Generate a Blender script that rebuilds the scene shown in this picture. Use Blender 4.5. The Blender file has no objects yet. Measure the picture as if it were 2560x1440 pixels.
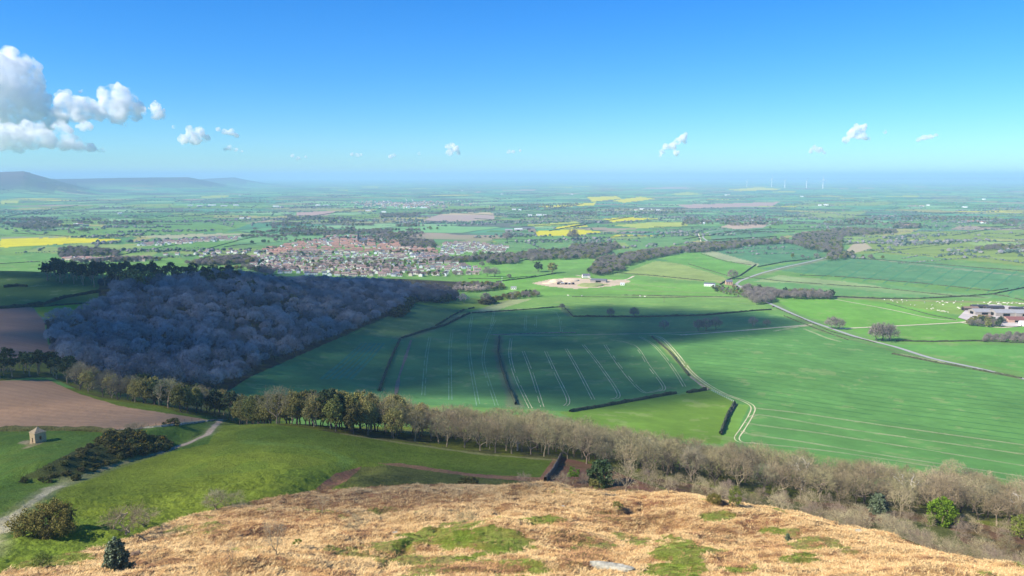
import bpy, math, random
import numpy as np
from mathutils import Vector
SC = bpy.context.scene
COL = SC.collection
R = random.Random(7)
NR = np.random.RandomState(11)
ZC = 215.0; PITCH = math.radians(8.1); F = 1971.0
CP, SP = math.cos(PITCH), math.sin(PITCH)

# ---------------------------------------------------------------- helpers
def lin(c):
    c = np.array(c, float)/255.0
    return np.where(c <= .04045, c/12.92, ((c+.055)/1.055)**2.4)
def smooth(a, b, x):
    t = np.clip((x-a)/(b-a), 0, 1); return t*t*(3-2*t)
def vnoise(x, y, seed=0):
    xi = np.floor(x).astype(np.int64); yi = np.floor(y).astype(np.int64)
    xf = x-xi; yf = y-yi
    u = xf*xf*xf*(xf*(xf*6-15)+10); v = yf*yf*yf*(yf*(yf*6-15)+10)
    def h(a, b):
        n = (a*374761393 + b*668265263 + seed*974634777) & 0x7fffffff
        n = ((n ^ (n >> 13))*1274126177) & 0x7fffffff
        n = (n ^ (n >> 16))
        return (n & 0xffff)/32767.5-1
    a = h(xi, yi); b = h(xi+1, yi); c = h(xi, yi+1); d = h(xi+1, yi+1)
    return (a+(b-a)*u)*(1-v)+(c+(d-c)*u)*v
def fbm(x, y, sc, oct=4, seed=0, gain=.5):
    s = 0; a = 1; t = 0
    for i in range(oct):
        s = s+a*vnoise(x/sc+17.3*i, y/sc-9.1*i, seed+i); t += a; a *= gain; sc = sc/2.03
    return s/t
def tag(o, label=None, cat=None, group=None, kind=None):
    if label: o['label'] = label
    if cat: o['category'] = cat
    if group: o['group'] = group
    if kind: o['kind'] = kind
    return o
def mesh(name, verts, faces, mats, midx=None, smoothf=False):
    me = bpy.data.meshes.new(name)
    verts = np.asarray(verts, np.float32)
    if isinstance(faces, np.ndarray):
        k = faces.shape[1]; n = len(faces)
        me.vertices.add(len(verts)); me.vertices.foreach_set('co', verts.ravel())
        me.loops.add(n*k); me.loops.foreach_set('vertex_index', faces.ravel().astype(np.int32))
        me.polygons.add(n); me.polygons.foreach_set('loop_start', np.arange(0, n*k, k, dtype=np.int32))
        me.update(calc_edges=True)
    else:
        me.from_pydata(verts.tolist(), [], faces); me.update()
    for m in (mats if isinstance(mats, (list, tuple)) else [mats]): me.materials.append(m)
    if midx is not None: me.polygons.foreach_set('material_index', np.asarray(midx, np.int32))
    me.polygons.foreach_set('use_smooth', np.full(len(me.polygons), smoothf, bool))
    return me
def obj(name, me, parent=None, loc=None, rz=0, sc=1):
    o = bpy.data.objects.new(name, me); COL.objects.link(o)
    if parent is not None: o.parent = parent
    if loc is not None: o.location = loc
    o.rotation_euler = (0, 0, rz); 
    if sc != 1: o.scale = (sc, sc, sc) if not isinstance(sc, tuple) else sc
    return o
def empty(name, loc, rz=0, sc=1):
    o = obj(name, None, None, loc, rz, sc); o.empty_display_size = 1; return o
class MB:
    def __init__(s): s.v = []; s.f = []; s.m = []
    def quad(s, a, b, c, d, mi=0):
        n = len(s.v); s.v += [tuple(a), tuple(b), tuple(c), tuple(d)]; s.f.append((n, n+1, n+2, n+3)); s.m.append(mi)
    def poly(s, pts, mi=0):
        n = len(s.v); s.v += [tuple(p) for p in pts]; s.f.append(tuple(range(n, n+len(pts)))); s.m.append(mi)
    def box(s, x0, x1, y0, y1, z0, z1, mi=0):
        n = len(s.v)
        s.v += [(x0,y0,z0),(x1,y0,z0),(x1,y1,z0),(x0,y1,z0),(x0,y0,z1),(x1,y0,z1),(x1,y1,z1),(x0,y1,z1)]
        for q in ((0,3,2,1),(4,5,6,7),(0,1,5,4),(1,2,6,5),(2,3,7,6),(3,0,4,7)):
            s.f.append(tuple(n+i for i in q)); s.m.append(mi)
    def tube(s, p0, p1, r0, r1, k=5, mi=0, cap=False):
        p0 = Vector(p0); p1 = Vector(p1); d = (p1-p0)
        if d.length < 1e-6: return
        d.normalize(); a = d.orthogonal().normalized(); b = d.cross(a)
        n = len(s.v)
        for p, r in ((p0, r0), (p1, r1)):
            for i in range(k):
                t = 2*math.pi*i/k; s.v.append(tuple(p+(a*math.cos(t)+b*math.sin(t))*r))
        for i in range(k):
            j = (i+1) % k; s.f.append((n+i, n+j, n+k+j, n+k+i)); s.m.append(mi)
        if cap: s.f.append(tuple(n+k+i for i in range(k))); s.m.append(mi)
    def me(s, name, mats, sm=False): return mesh(name, s.v, s.f, mats, s.m, sm)

# ---------------------------------------------------------------- materials
def newmat(name):
    m = bpy.data.materials.new(name); m.use_nodes = True
    nt = m.node_tree; nt.nodes.clear()
    return m, nt, nt.nodes, nt.links
def nd(nt, t, **kw):
    n = nt.nodes.new(t)
    for k, v in kw.items():
        if k.startswith('_'): n.inputs[k[1:].replace('_', ' ')].default_value = v
        else: setattr(n, k, v)
    return n
def mathn(nt, op, a, b=None, clamp=False):
    n = nt.nodes.new('ShaderNodeMath'); n.operation = op; n.use_clamp = clamp
    for i, v in enumerate((a, b)):
        if v is None: continue
        if hasattr(v, 'links') or isinstance(v, bpy.types.NodeSocket): nt.links.new(v, n.inputs[i])
        else: n.inputs[i].default_value = v
    return n.outputs[0]
def mapr(nt, v, a, b, c, d):
    n = nt.nodes.new('ShaderNodeMapRange'); nt.links.new(v, n.inputs[0])
    for i, x in enumerate((a, b, c, d)): n.inputs[i+1].default_value = x
    return n.outputs[0]
def mixc(nt, fac, a, b, blend='MIX'):
    n = nt.nodes.new('ShaderNodeMix'); n.data_type = 'RGBA'; n.blend_type = blend
    for i, v in ((0, fac), (6, a), (7, b)):
        if isinstance(v, bpy.types.NodeSocket): nt.links.new(v, n.inputs[i])
        elif isinstance(v, (float, int)): n.inputs[i].default_value = v
        else: n.inputs[i].default_value = (*v, 1)
    return n.outputs[2]
def noise(nt, scale, vec=None, det=3, rough=.55, dist=0):
    n = nd(nt, 'ShaderNodeTexNoise', _Scale=scale, _Detail=det, _Roughness=rough, _Distortion=dist)
    if vec is not None: nt.links.new(vec, n.inputs['Vector'])
    return n.outputs[0]
def finish(nt, col, rough=.9, bump=None, bstr=.5, bdist=.3, spec=.15, transl=0):
    b = nd(nt, 'ShaderNodeBsdfPrincipled', _Roughness=rough)
    b.inputs['Specular IOR Level'].default_value = spec
    if isinstance(col, bpy.types.NodeSocket): nt.links.new(col, b.inputs['Base Color'])
    else: b.inputs['Base Color'].default_value = (*col, 1)
    if bump is not None:
        bn = nd(nt, 'ShaderNodeBump', _Strength=bstr, _Distance=bdist); nt.links.new(bump, bn.inputs['Height']); nt.links.new(bn.outputs[0], b.inputs['Normal'])
    out = nd(nt, 'ShaderNodeOutputMaterial')
    sh = b.outputs[0]
    if transl:
        t = nd(nt, 'ShaderNodeBsdfTranslucent')
        if isinstance(col, bpy.types.NodeSocket): nt.links.new(col, t.inputs[0])
        else: t.inputs[0].default_value = (*col, 1)
        mx = nd(nt, 'ShaderNodeMixShader'); mx.inputs[0].default_value = transl
        nt.links.new(sh, mx.inputs[1]); nt.links.new(t.outputs[0], mx.inputs[2]); sh = mx.outputs[0]
    nt.links.new(sh, out.inputs[0])
def geo(nt): return nd(nt, 'ShaderNodeNewGeometry').outputs['Position']
def plain(name, rgb, var=.25, scale=2.0, rough=.85, objrand=0.0, transl=0, bump=False, spec=.15):
    """procedural colour with noise variation and per-object variation"""
    m, nt, N, L = newmat(name)
    c = lin(rgb)
    tc = nd(nt, 'ShaderNodeTexCoord').outputs['Object']
    n = noise(nt, scale, tc, 4, .6)
    f = mapr(nt, n, .3, .7, 1-var, 1+var)
    if objrand:
        oi = nd(nt, 'ShaderNodeObjectInfo').outputs['Random']
        f = mathn(nt, 'MULTIPLY', f, mapr(nt, oi, 0, 1, 1-objrand, 1+objrand))
    v = nd(nt, 'ShaderNodeVectorMath', operation='SCALE'); v.inputs[0].default_value = tuple(c); L.new(f, v.inputs['Scale'])
    col = v.outputs[0]
    if objrand:
        oi2 = mathn(nt, 'FRACT', mathn(nt, 'MULTIPLY', oi, 7.31))
        hs = nd(nt, 'ShaderNodeHueSaturation'); L.new(col, hs.inputs['Color']); L.new(mapr(nt, oi2, 0, 1, .5-.03*objrand*3, .5+.03*objrand*3), hs.inputs['Hue']); col = hs.outputs[0]
    finish(nt, col, rough, n if bump else None, .4, .05, spec, transl)
    return m
def ground_mat(name, n1, a1, n2, a2, bscale, bstr, bdist, stretch=None, tint=None, far=False):
    m, nt, N, L = newmat(name)
    pos = geo(nt)
    at = nd(nt, 'ShaderNodeAttribute', attribute_name='col').outputs['Color']
    vec = pos
    if stretch:
        mp = nd(nt, 'ShaderNodeMapping'); mp.inputs['Scale'].default_value = stretch[0]; mp.inputs['Rotation'].default_value = (0, 0, stretch[1]); L.new(pos, mp.inputs[0]); vec = mp.outputs[0]
    a = noise(nt, n1, vec, 5, .6, .3); b = noise(nt, n2, vec, 5, .65)
    f = mathn(nt, 'MULTIPLY', mapr(nt, a, .3, .7, 1-a1, 1+a1), mapr(nt, b, .3, .7, 1-a2, 1+a2))
    base = at
    if far:
        base = far_colour(nt, pos, at)
    v = nd(nt, 'ShaderNodeVectorMath', operation='SCALE'); L.new(base, v.inputs[0]); L.new(f, v.inputs['Scale']); col = v.outputs[0]
    if tint is not None:
        c = noise(nt, tint[1], vec, 4, .6)
        col = mixc(nt, mapr(nt, c, .45, .75, 0, tint[2]), col, tuple(lin(tint[0])))
    h = noise(nt, bscale, vec, 6, .7)
    finish(nt, col, .95, h, bstr, bdist, .05)
    return m
def far_colour(nt, pos, at):
    L = nt.links
    wn = nd(nt, 'ShaderNodeTexNoise', _Scale=.0012, _Detail=2); L.new(pos, wn.inputs['Vector'])
    vm = nd(nt, 'ShaderNodeVectorMath', operation='MULTIPLY_ADD'); L.new(wn.outputs['Color'], vm.inputs[0]); vm.inputs[1].default_value = (260, 260, 0); L.new(pos, vm.inputs[2])
    mp = nd(nt, 'ShaderNodeMapping'); mp.inputs['Rotation'].default_value = (0, 0, .35); mp.inputs['Scale'].default_value = (1/480, 1/330, 0); L.new(vm.outputs[0], mp.inputs[0])
    vo = nd(nt, 'ShaderNodeTexVoronoi', distance='CHEBYCHEV', feature='F1', _Scale=1, _Randomness=.8); L.new(mp.outputs[0], vo.inputs['Vector'])
    ve = nd(nt, 'ShaderNodeTexVoronoi', distance='CHEBYCHEV', feature='F2', _Scale=1, _Randomness=.8); L.new(mp.outputs[0], ve.inputs['Vector'])
    sep = nd(nt, 'ShaderNodeSeparateColor'); L.new(vo.outputs['Color'], sep.inputs[0])
    cr = nd(nt, 'ShaderNodeValToRGB'); cr.color_ramp.interpolation = 'CONSTANT'
    stops = [(0, (104,152,100)), (.16, (122,168,106)), (.32, (96,150,108)), (.46, (136,172,116)), (.6, (90,138,98)), (.72, (118,160,100)), (.84, (146,150,104)), (.89, (104,112,96)), (.96, (158,142,118)), (.985, (190,184,60))]
    el = cr.color_ramp.elements
    while len(el) < len(stops): el.new(.5)
    for e, (p, c) in zip(el, stops): e.position = p; e.color = (*lin(c), 1)
    L.new(sep.outputs[0], cr.inputs[0])
    dd = mathn(nt, 'SUBTRACT', ve.outputs['Distance'], vo.outputs['Distance'])
    edge = mapr(nt, dd, .02, .05, 1, 0)
    c = mixc(nt, mathn(nt, 'MULTIPLY', edge, .8), cr.outputs[0], tuple(lin((76, 88, 72))))
    wd = noise(nt, .0016, pos, 5, .6)
    c = mixc(nt, mapr(nt, wd, .56, .60, 0, .85), c, tuple(lin((98, 104, 92))))
    pm = nd(nt, 'ShaderNodeAttribute', attribute_name='pm').outputs['Fac']
    return mixc(nt, pm, c, at)

M = {}
M['bracken'] = ground_mat('bracken_litter', .35, .2, 2.2, .34, 3.0, 1.0, .5, stretch=((1, 2.4, 1), .5), tint=((160, 112, 72), .12, .45))
M['meadow'] = ground_mat('meadow_grass', .06, .14, .7, .28, 1.3, 1.0, .6, tint=((120, 128, 50), .09, .45))
M['crop'] = ground_mat('young_cereal_crop', .018, .13, .12, .10, .6, .5, .3)
M['plough'] = ground_mat('ploughed_earth', .02, .08, .5, .10, .7, .6, .3, stretch=((1, 5, 1), .9))
M['far'] = ground_mat('plain_patchwork', .004, .07, .05, .08, .1, .1, .5, far=True)
M['rock'] = plain('weathered_sandstone', (176, 170, 150), .45, 1.2, .9, .1, bump=True)
M['brown_rock'] = plain('lichened_brown_rock', (120, 98, 78), .4, 1.5, .9, .1, bump=True)
M['wall_stone'] = plain('dry_stone', (98, 92, 80), .45, 3.0, .95, bump=True)
M['folly'] = plain('folly_sandstone', (196, 170, 128), .22, 1.6, .9, bump=True)
M['folly_roof'] = plain('folly_roof_stone', (178, 156, 120), .25, 1.2, .9, bump=True)
M['dark'] = plain('dark_opening', (22, 20, 18), .1)
M['bark'] = plain('grey_brown_bark', (156, 140, 114), .3, 1.5, .95, .15)
M['bark_dark'] = plain('dark_bark', (104, 92, 80), .3, 1.5, .95, .15)
M['bark_pale'] = plain('bleached_dead_wood', (205, 196, 180), .2, 1.5, .9)
M['twig'] = plain('brown_twigs', (156, 144, 108), .3, .35, .9, .22, .15)
M['twig_purple'] = plain('purple_brown_twigs', (138, 130, 104), .3, .3, .9, .2, .15)
M['twig_wood'] = plain('grey_purple_twigs', (152, 152, 150), .2, .3, .9, .42, .15)
M['twig_mid'] = plain('grey_brown_far_twigs', (144, 134, 122), .2, .3, .9, .2, .15)
M['twig_pale'] = plain('pale_twigs', (182, 168, 130), .2, .5, .9, .12, .15)
M['twig_pink'] = plain('pinkish_twigs', (156, 138, 116), .2, .5, .9, .1, .15)
M['leaf_olive'] = plain('olive_needles', (140, 136, 74), .4, .5, .8, .25, .2)
M['leaf_larch'] = plain('yellow_green_larch_needles', (166, 156, 94), .3, .5, .8, .15, .3)
M['leaf_dark'] = plain('dark_evergreen_leaves', (66, 84, 42), .45, .8, .55, .15, .1, spec=.4)
M['leaf_holly'] = plain('bluish_holly_leaves', (104, 118, 86), .4, 1.5, .5, .1, .1, spec=.4)
M['leaf_pine'] = plain('dark_pine_needles', (72, 88, 54), .4, .5, .8, .25, .1)
M['leaf_lime'] = plain('fresh_lime_leaves', (118, 148, 40), .3, 1.0, .7, .06, .35)
M['leaf_spring'] = plain('spring_green_leaves', (128, 142, 62), .3, 1.0, .7, .15, .3)
M['leaf_thorn'] = plain('greenish_hawthorn_leaves', (128, 120, 60), .4, 1.0, .8, .1, .2)
M['gorse'] = plain('gorse_green', (100, 98, 52), .5, 1.2, .9, .25)
M['gorse_flower'] = plain('gorse_flower_yellow', (206, 164, 30), .3, 2, .8, .1)
M['blossom'] = plain('pale_blossom', (206, 190, 172), .25, .5, .9, .15, .2)
M['hedge'] = plain('dark_hedge', (72, 78, 54), .45, .5, .95, .15)
M['hedge_pale'] = plain('pale_hedge_twigs', (150, 142, 122), .5, .6, .95, .15)
M['road'] = plain('road_asphalt', (170, 168, 160), .12, .1, .9)
M['farmtrack'] = plain('farm_track_gravel', (214, 200, 166), .15, .3, .95)
M['tram'] = plain('bare_wheel_track', (212, 204, 156), .25, .12, .95)
M['tram_green'] = plain('thin_crop_wheel_track', (128, 166, 120), .25, .12, .95)
M['tram_dark'] = plain('dense_crop_line', (62, 122, 68), .2, .08, .95)
M['tram_brown'] = plain('brown_earth_strip', (140, 118, 92), .25, .12, .95)
M['white'] = plain('white_painted_steel', (238, 238, 236), .03, 1, .5, spec=.4)
M['timber'] = plain('weathered_timber', (120, 104, 84), .25, 3, .9)
M['cow'] = plain('cream_hide', (236, 228, 212), .1, 2, .85, .12)
M['metal_dark'] = plain('dark_vehicle_paint', (40, 44, 54), .1, 2, .35, spec=.5)
M['metal_red'] = plain('red_vehicle_paint', (150, 28, 26), .1, 2, .35, spec=.5)
M['rubber'] = plain('tyre_rubber', (28, 28, 28), .1, 2, .9)
M['glass'] = plain('dark_glass', (60, 72, 84), .1, 1, .2, spec=.6)

# ---------------------------------------------------------------- terrain profile (label px at the horizon, [(r, 'y'|'d', value)])
def Y(*a): return [(a[i], 'y', a[i+1]) for i in range(0, len(a), 2)]
def Dd(*a): return [(a[i], 'd', a[i+1]) for i in range(0, len(a), 2)]
c0 = Dd(3,1.7, 20,13, 60,36, 100,52)+Y(150,1440, 190,1350, 235,1270, 270,1210, 320,1130, 350,1085, 365,1078, 430,1000, 470,955, 520,912, 600,870, 720,800, 800,770, 900,725, 1050,668)+Dd(1200,125, 1500,180, 2000,208)
c320 = Dd(3,1.7, 20,14, 60,42, 100,57)+Y(140,1440, 175,1360, 210,1290, 250,1220, 290,1150, 330,1090, 350,1066, 385,1030, 415,1005)+Dd(450,118, 520,129, 600,133, 700,127, 800,118, 950,110, 1100,125, 1400,190, 1900,208)
c640 = Dd(3,1.7, 20,14, 60,44, 100,57)+Y(135,1440, 170,1350, 205,1260, 240,1190, 275,1120, 310,1070, 335,1055)+Dd(400,127, 470,141)+Y(600,950)+Dd(700,150, 800,139, 900,128, 1000,125, 1150,150, 1400,195, 1900,207)
c800 = Dd(3,1.7, 20,14, 60,44, 100,57)+Y(130,1440, 165,1350, 200,1265, 225,1222, 250,1180, 265,1150, 300,1090, 320,1070, 335,1060)+Dd(400,127, 480,143)+Y(600,965, 680,920)+Dd(760,165, 850,164, 950,160, 1100,157, 1200,160, 1350,175, 1600,200, 2000,208)
c960 = Dd(3,1.7, 20,14, 60,44, 100,57)+Y(130,1440, 163,1360, 195,1280, 222,1215)+Dd(240,95)+Y(260,1178, 300,1115, 322,1090)+Dd(400,129)+Y(570,990, 650,945, 740,895, 860,845, 960,805)+Dd(1050,174, 1200,174, 1400,185, 1700,202, 2100,208)
c1120 = Dd(3,1.7, 20,14, 60,44, 100,58)+Y(130,1440, 160,1365, 190,1288, 222,1212)+Dd(240,98)+Y(265,1183, 300,1130, 328,1100)+Dd(400,131)+Y(560,1000, 650,950, 750,900, 880,850, 1040,795, 1200,752, 1350,730, 1500,706, 1950,652, 2620,600, 3850,550)
c1280 = Dd(3,1.7, 20,15, 60,44, 100,58)+Y(130,1440, 160,1370, 190,1290, 222,1212)+Dd(235,97)+Y(262,1183, 280,1165, 305,1130, 335,1105)+Dd(400,131)+Y(560,1000, 650,950, 750,900, 880,850, 1040,800, 1250,750, 1540,700, 1950,650, 2620,600, 3850,550)
c1600 = Dd(3,1.7, 20,15, 60,44, 100,58)+Y(130,1440, 165,1370, 195,1300, 228,1225)+Dd(240,99)+Y(255,1195, 290,1165)+Dd(350,127, 420,146)+Y(560,1020, 650,960, 750,908, 880,855, 1040,803, 1250,752, 1540,702, 1950,650, 2620,600, 3850,550)
c1920 = Dd(3,1.7, 20,15, 60,44, 100,58)+Y(130,1440, 165,1380, 195,1320, 225,1264)+Dd(245,104, 270,110, 300,115, 340,127, 400,143)+Y(480,1105, 560,1040, 650,980, 750,920, 880,865, 1040,810, 1250,757, 1540,704, 1950,650, 2620,600, 3850,550)
c2240 = Dd(3,1.7, 20,14, 60,42, 100,56)+Y(140,1440, 175,1385, 215,1325)+Dd(240,105, 270,113, 310,121, 380,139, 450,153)+Y(520,1110, 600,1050, 700,985, 820,920, 960,865, 1130,812, 1380,757, 1700,704, 2150,652, 2900,600)
c2560 = Dd(3,1.7, 20,13, 60,38, 100,54)+Y(150,1440, 187,1402)+Dd(212,95, 240,107, 280,118, 330,125, 380,133, 440,148)+Y(520,1150, 600,1095, 700,1020, 820,950, 960,885, 1130,830, 1380,770, 1700,712, 2150,655, 2900,602)
def az_of(label): return math.atan2((label-1280)/F, CP+ (280/F)*SP)
def prof(col, az):
    rs, ds = [], []
    for r, k, v in col:
        if k == 'd': D = v
        else:
            vv = (v-720)/F; D = r*math.cos(az)*(vv*CP+SP)/(CP-vv*SP)
        rs.append(r); ds.append(D)
    if rs[-1] < 4500: rs.append(max(rs[-1]*1.7, 4500)); ds.append(215)
    rs.append(80000); ds.append(215)
    return np.array(rs), np.array(ds)
cols = [(0, c0), (320, c320), (640, c640), (800, c800), (960, c960), (1120, c1120), (1280, c1280), (1600, c1600), (1920, c1920), (2240, c2240), (2560, c2560)]
# rows
rows = [3.0]
while rows[-1] < 110: rows.append(rows[-1]*1.12+.6)
PXS = 788.0
r = 115.0
while r < 60000:
    rows.append(r)
    D = np.interp(r, [115, 220, 335, 560, 1040, 2600], [62, 90, 116, 163, 192, 214])
    r += max(.42, min((.8 if r < 4000 else .7)*r*r/(D*PXS), 2500))
rows.append(60000); RR = np.array(rows); NRW = len(RR)
NA = 1180; AZ = np.linspace(math.radians(-42), math.radians(42), NA)
labaz = np.array([az_of(l) for l, _ in cols])
T = np.zeros((len(cols), NRW))
for i, (l, c) in enumerate(cols):
    rs, ds = prof(c, labaz[i]); T[i] = np.interp(np.log(RR), np.log(rs), ds)
DG = np.zeros((NA, NRW))
for j in range(NRW): DG[:, j] = np.interp(AZ, labaz, T[:, j])
def gsm(A, s, axis):
    k = int(3*s); w = np.exp(-.5*(np.arange(-k, k+1)/s)**2); w /= w.sum()
    P = np.pad(A, [(k, k) if a == axis else (0, 0) for a in range(2)], mode='edge'); out = np.zeros_like(A)
    for i, ww in enumerate(w): out += ww*(P[i:i+A.shape[0]] if axis == 0 else P[:, i:i+A.shape[1]])
    return out
DG = gsm(DG, 22, 0)
DGs = gsm(DG, 6, 1); nn = int(np.searchsorted(RR, 118)); w = smooth(0, 1, (np.arange(NRW)-nn)/8.0)
DG = DG*(1-w)+DGs*w
AA, RG = np.meshgrid(AZ, RR, indexing='ij')
X = RG*np.sin(AA); Yw = RG*np.cos(AA); Z = ZC-DG
LP = 1280+F*np.tan(AA)*(CP+280/F*SP)
# rolling detail
near = smooth(270, 225, RG)
Z += near*smooth(60, 120, RG)*(1.5*fbm(X, Yw, 26, 3, 3)+3.3*(np.abs(fbm(X*.9+.5*Yw, Yw*1.7-.5*X, 26, 4, 5))-.25))
Z += near*smooth(60, 120, RG)*(.42*fbm(X, Yw, 2.6, 3, 9)+.30*np.abs(vnoise(X*1.1, Yw*1.1, 12)))
Z += smooth(225, 270, RG)*smooth(500, 380, RG)*(.35*fbm(X, Yw, 14, 3, 15)+.10*fbm(X, Yw, 1.6, 2, 19))
Z += smooth(420, 700, RG)*smooth(9000, 2500, RG)*.8*fbm(X, Yw, 90, 3, 21)
Z += smooth(2200, 6000, RG)*7*fbm(X, Yw, 1500, 3, 23)
# distant hills on the left
def ridge(rc, wid, pts, seed):
    """pts: (label px, y px of skyline)"""
    global Z
    lp = np.array([p[0] for p in pts], float); yy = np.array([p[1] for p in pts], float)
    top = ZC-rc*((yy-440)/F)          # height of the crest
    h = np.interp(LP, lp, top)
    prf = np.where(RG < rc, smooth(rc-wid, rc, RG)**1.1, smooth(rc+wid*2.2, rc, RG))
    n = 1+.16*fbm(X, Yw, 1400, 4, seed)*smooth(0, .3, prf)*smooth(1, .8, prf)
    Z = np.maximum(Z, h*prf*n)
ridge(11500, 2600, [(-900, 440), (-500, 436), (-60, 433), (0, 432), (60, 430), (100, 440), (150, 452), (260, 478), (300, 497), (360, 520)], 31)
ridge(14500, 3000, [(-900, 446), (100, 447), (200, 446), (330, 444), (470, 443), (500, 448), (560, 461), (640, 478), (700, 500)], 33)
ridge(19000, 3000, [(300, 470), (420, 455), (520, 446), (585, 442.5), (620, 450), (660, 457), (720, 463), (800, 470)], 35)
ridge(42000, 9000, [(600, 462), (900, 452), (1280, 447), (1800, 446), (2300, 444), (2560, 443), (3000, 443)], 37)
# bank with gorse below the stone folly: a terrace edge
def world_from(lab_line): pass
def project(x, y, z):
    d = np.asarray(z)-ZC; dep = y*CP-d*SP; up = d*CP+y*SP
    return 1280+F*x/dep, 720-F*up/dep
def at(px, py):
    u = (px-1280)/F; v = (py-720)/F
    yy = CP-v*SP; az = math.atan2(u, yy); t = (SP+v*CP)/math.hypot(u, yy)
    f = (az-AZ[0])/(AZ[1]-AZ[0]); i = int(min(max(f, 0), NA-2)); f = min(max(f-i, 0), 1)
    q = (ZC-(Z[i]*(1-f)+Z[i+1]*f))/RR-t
    k = np.argmax(q <= 0)
    if q[k] > 0: k = NRW-1
    k = max(k, 1); a, b = q[k-1], q[k]; g = a/(a-b) if a > b else 1
    r = RR[k-1]+(RR[k]-RR[k-1])*min(max(g, 0), 1)
    x, y = r*math.sin(az), r*math.cos(az)
    return x, y, hz(x, y)
def hz(x, y):
    r = math.hypot(x, y); az = math.atan2(x, y)
    f = (az-AZ[0])/(AZ[1]-AZ[0]); i = int(min(max(f, 0), NA-2)); f = min(max(f-i, 0), 1)
    k = int(min(max(np.searchsorted(RR, r)-1, 0), NRW-2)); g = (r-RR[k])/(RR[k+1]-RR[k])
    return float((Z[i, k]*(1-f)+Z[i+1, k]*f)*(1-g)+(Z[i, k+1]*(1-f)+Z[i+1, k+1]*f)*g)
def pline(pts, step=None):
    """pixel polyline -> dense world polyline on the ground"""
    out = []
    for (a, b), (c, d) in zip(pts[:-1], pts[1:]):
        n = max(1, int(math.hypot(c-a, d-b)/6))
        for i in range(n): out.append((a+(c-a)*i/n, b+(d-b)*i/n))
    out.append(pts[-1])
    return [at(*p) for p in out]
def dist_poly(pts, x=None, y=None):
    """distance (world XY arrays) to a world polyline, and signed side"""
    best = np.full(x.shape, 1e9); side = np.zeros(x.shape)
    for (ax, ay), (bx, by) in zip(pts[:-1], pts[1:]):
        dx, dy = bx-ax, by-ay; L2 = dx*dx+dy*dy+1e-9
        t = np.clip(((x-ax)*dx+(y-ay)*dy)/L2, 0, 1)
        ex, ey = x-(ax+t*dx), y-(ay+t*dy); d = np.hypot(ex, ey); s = dx*ey-dy*ex
        m = d < best; best = np.where(m, d, best); side = np.where(m, s, side)
    return best, side
# terrace: polyline foot of the bank (photo px), ground beyond (left) raised
foot = [at(*p)[:2] for p in [(60, 1215), (190, 1203), (300, 1168), (420, 1128), (470, 1100)]]
sub = (RG > 240) & (RG < 420) & (LP < 620)
d, s = dist_poly(foot, X[sub], Yw[sub])
la = LP[sub]
gain = smooth(480, 380, la)*smooth(-150, 60, la)
beyond = (s > 0)
hgt = np.where(beyond, smooth(0, 13, d)*np.exp(-np.maximum(d-13, 0)/40.0), 0)
Z[sub] += 5.0*hgt*gain
# gully on the brow
for pts, dep, wd in (([(800, 1222), (850, 1188), (905, 1170)], 2.2, 6), ([(1248, 1268), (1250, 1300)], 1.6, 1.6), ([(950, 1432), (965, 1405), (1010, 1385), (1025, 1350), (1100, 1325)], 1.2, 1.3), ([(1610, 1245), (1600, 1270), (1560, 1280)], 1.0, 1.5), ([(1100, 1325), (1200, 1318), (1330, 1322)], .8, 2), ([(975,1335),(1010,1330)], .8, 1)):
    wp = [at(*p)[:2] for p in pts]; sub = (RG > 100) & (RG < 300)
    d, s = dist_poly(wp, X[sub], Yw[sub]); Z[sub] -= dep*np.exp(-(d/wd)**2)
# mounds in the foreground
for px, py, hh, wd in ((1290, 1345, 3.0, 11), (1160, 1345, 2.0, 9), (1730, 1395, 2.2, 9), (1780, 1285, 2.0, 10), (1450, 1240, 1.5, 10), (2060, 1330, 1.5, 9), (1630, 1310, -2.5, 9), (1870, 1350, -2, 9), (560, 1330, 1.5, 10), (1950,1400,1.6,8), (700,1400,1.6,9)):
    x, y, z = at(px, py); sub = (RG < 300); d2 = ((X[sub]-x)**2+(Yw[sub]-y)**2)/wd**2; Z[sub] += hh*np.exp(-d2)
PX, PY = project(X, Yw, Z)
# ---------------------------------------------------------------- painting (albedo per vertex) and regions
KA = .80
COLR = np.zeros((NA, NRW, 3)); PM = np.zeros((NA, NRW)); REG = np.zeros((NA, NRW), np.int8)
names = ['plain', 'bracken_slope', 'meadow', 'crop_field', 'ploughed_field', 'rapeseed_field', 'pasture', 'sand_pit', 'woodland_floor', 'hills']
PLAIN, BRACK, MEAD, CROP, PLOU, RAPE, PAST, SAND, WOOD, HILL = range(10)
def setc(m, c, reg=None, f=1.0):
    cc = lin(c)*KA
    if c[1] > c[0]*1.15 and c[1] > c[2]*1.1: cc = cc*np.array([1.65, 1.03, .84])
    if np.isscalar(f): COLR[m] = COLR[m]*(1-f)+cc*f
    else: COLR[m] = COLR[m]*(1-f[m][:, None])+cc*f[m][:, None]
    PM[m] = 1
    if reg is not None: REG[m] = reg
JX = fbm(PX, PY, 14, 3, 51)*2.2; JY = fbm(PX+99, PY, 14, 3, 52)*1.2
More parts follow.
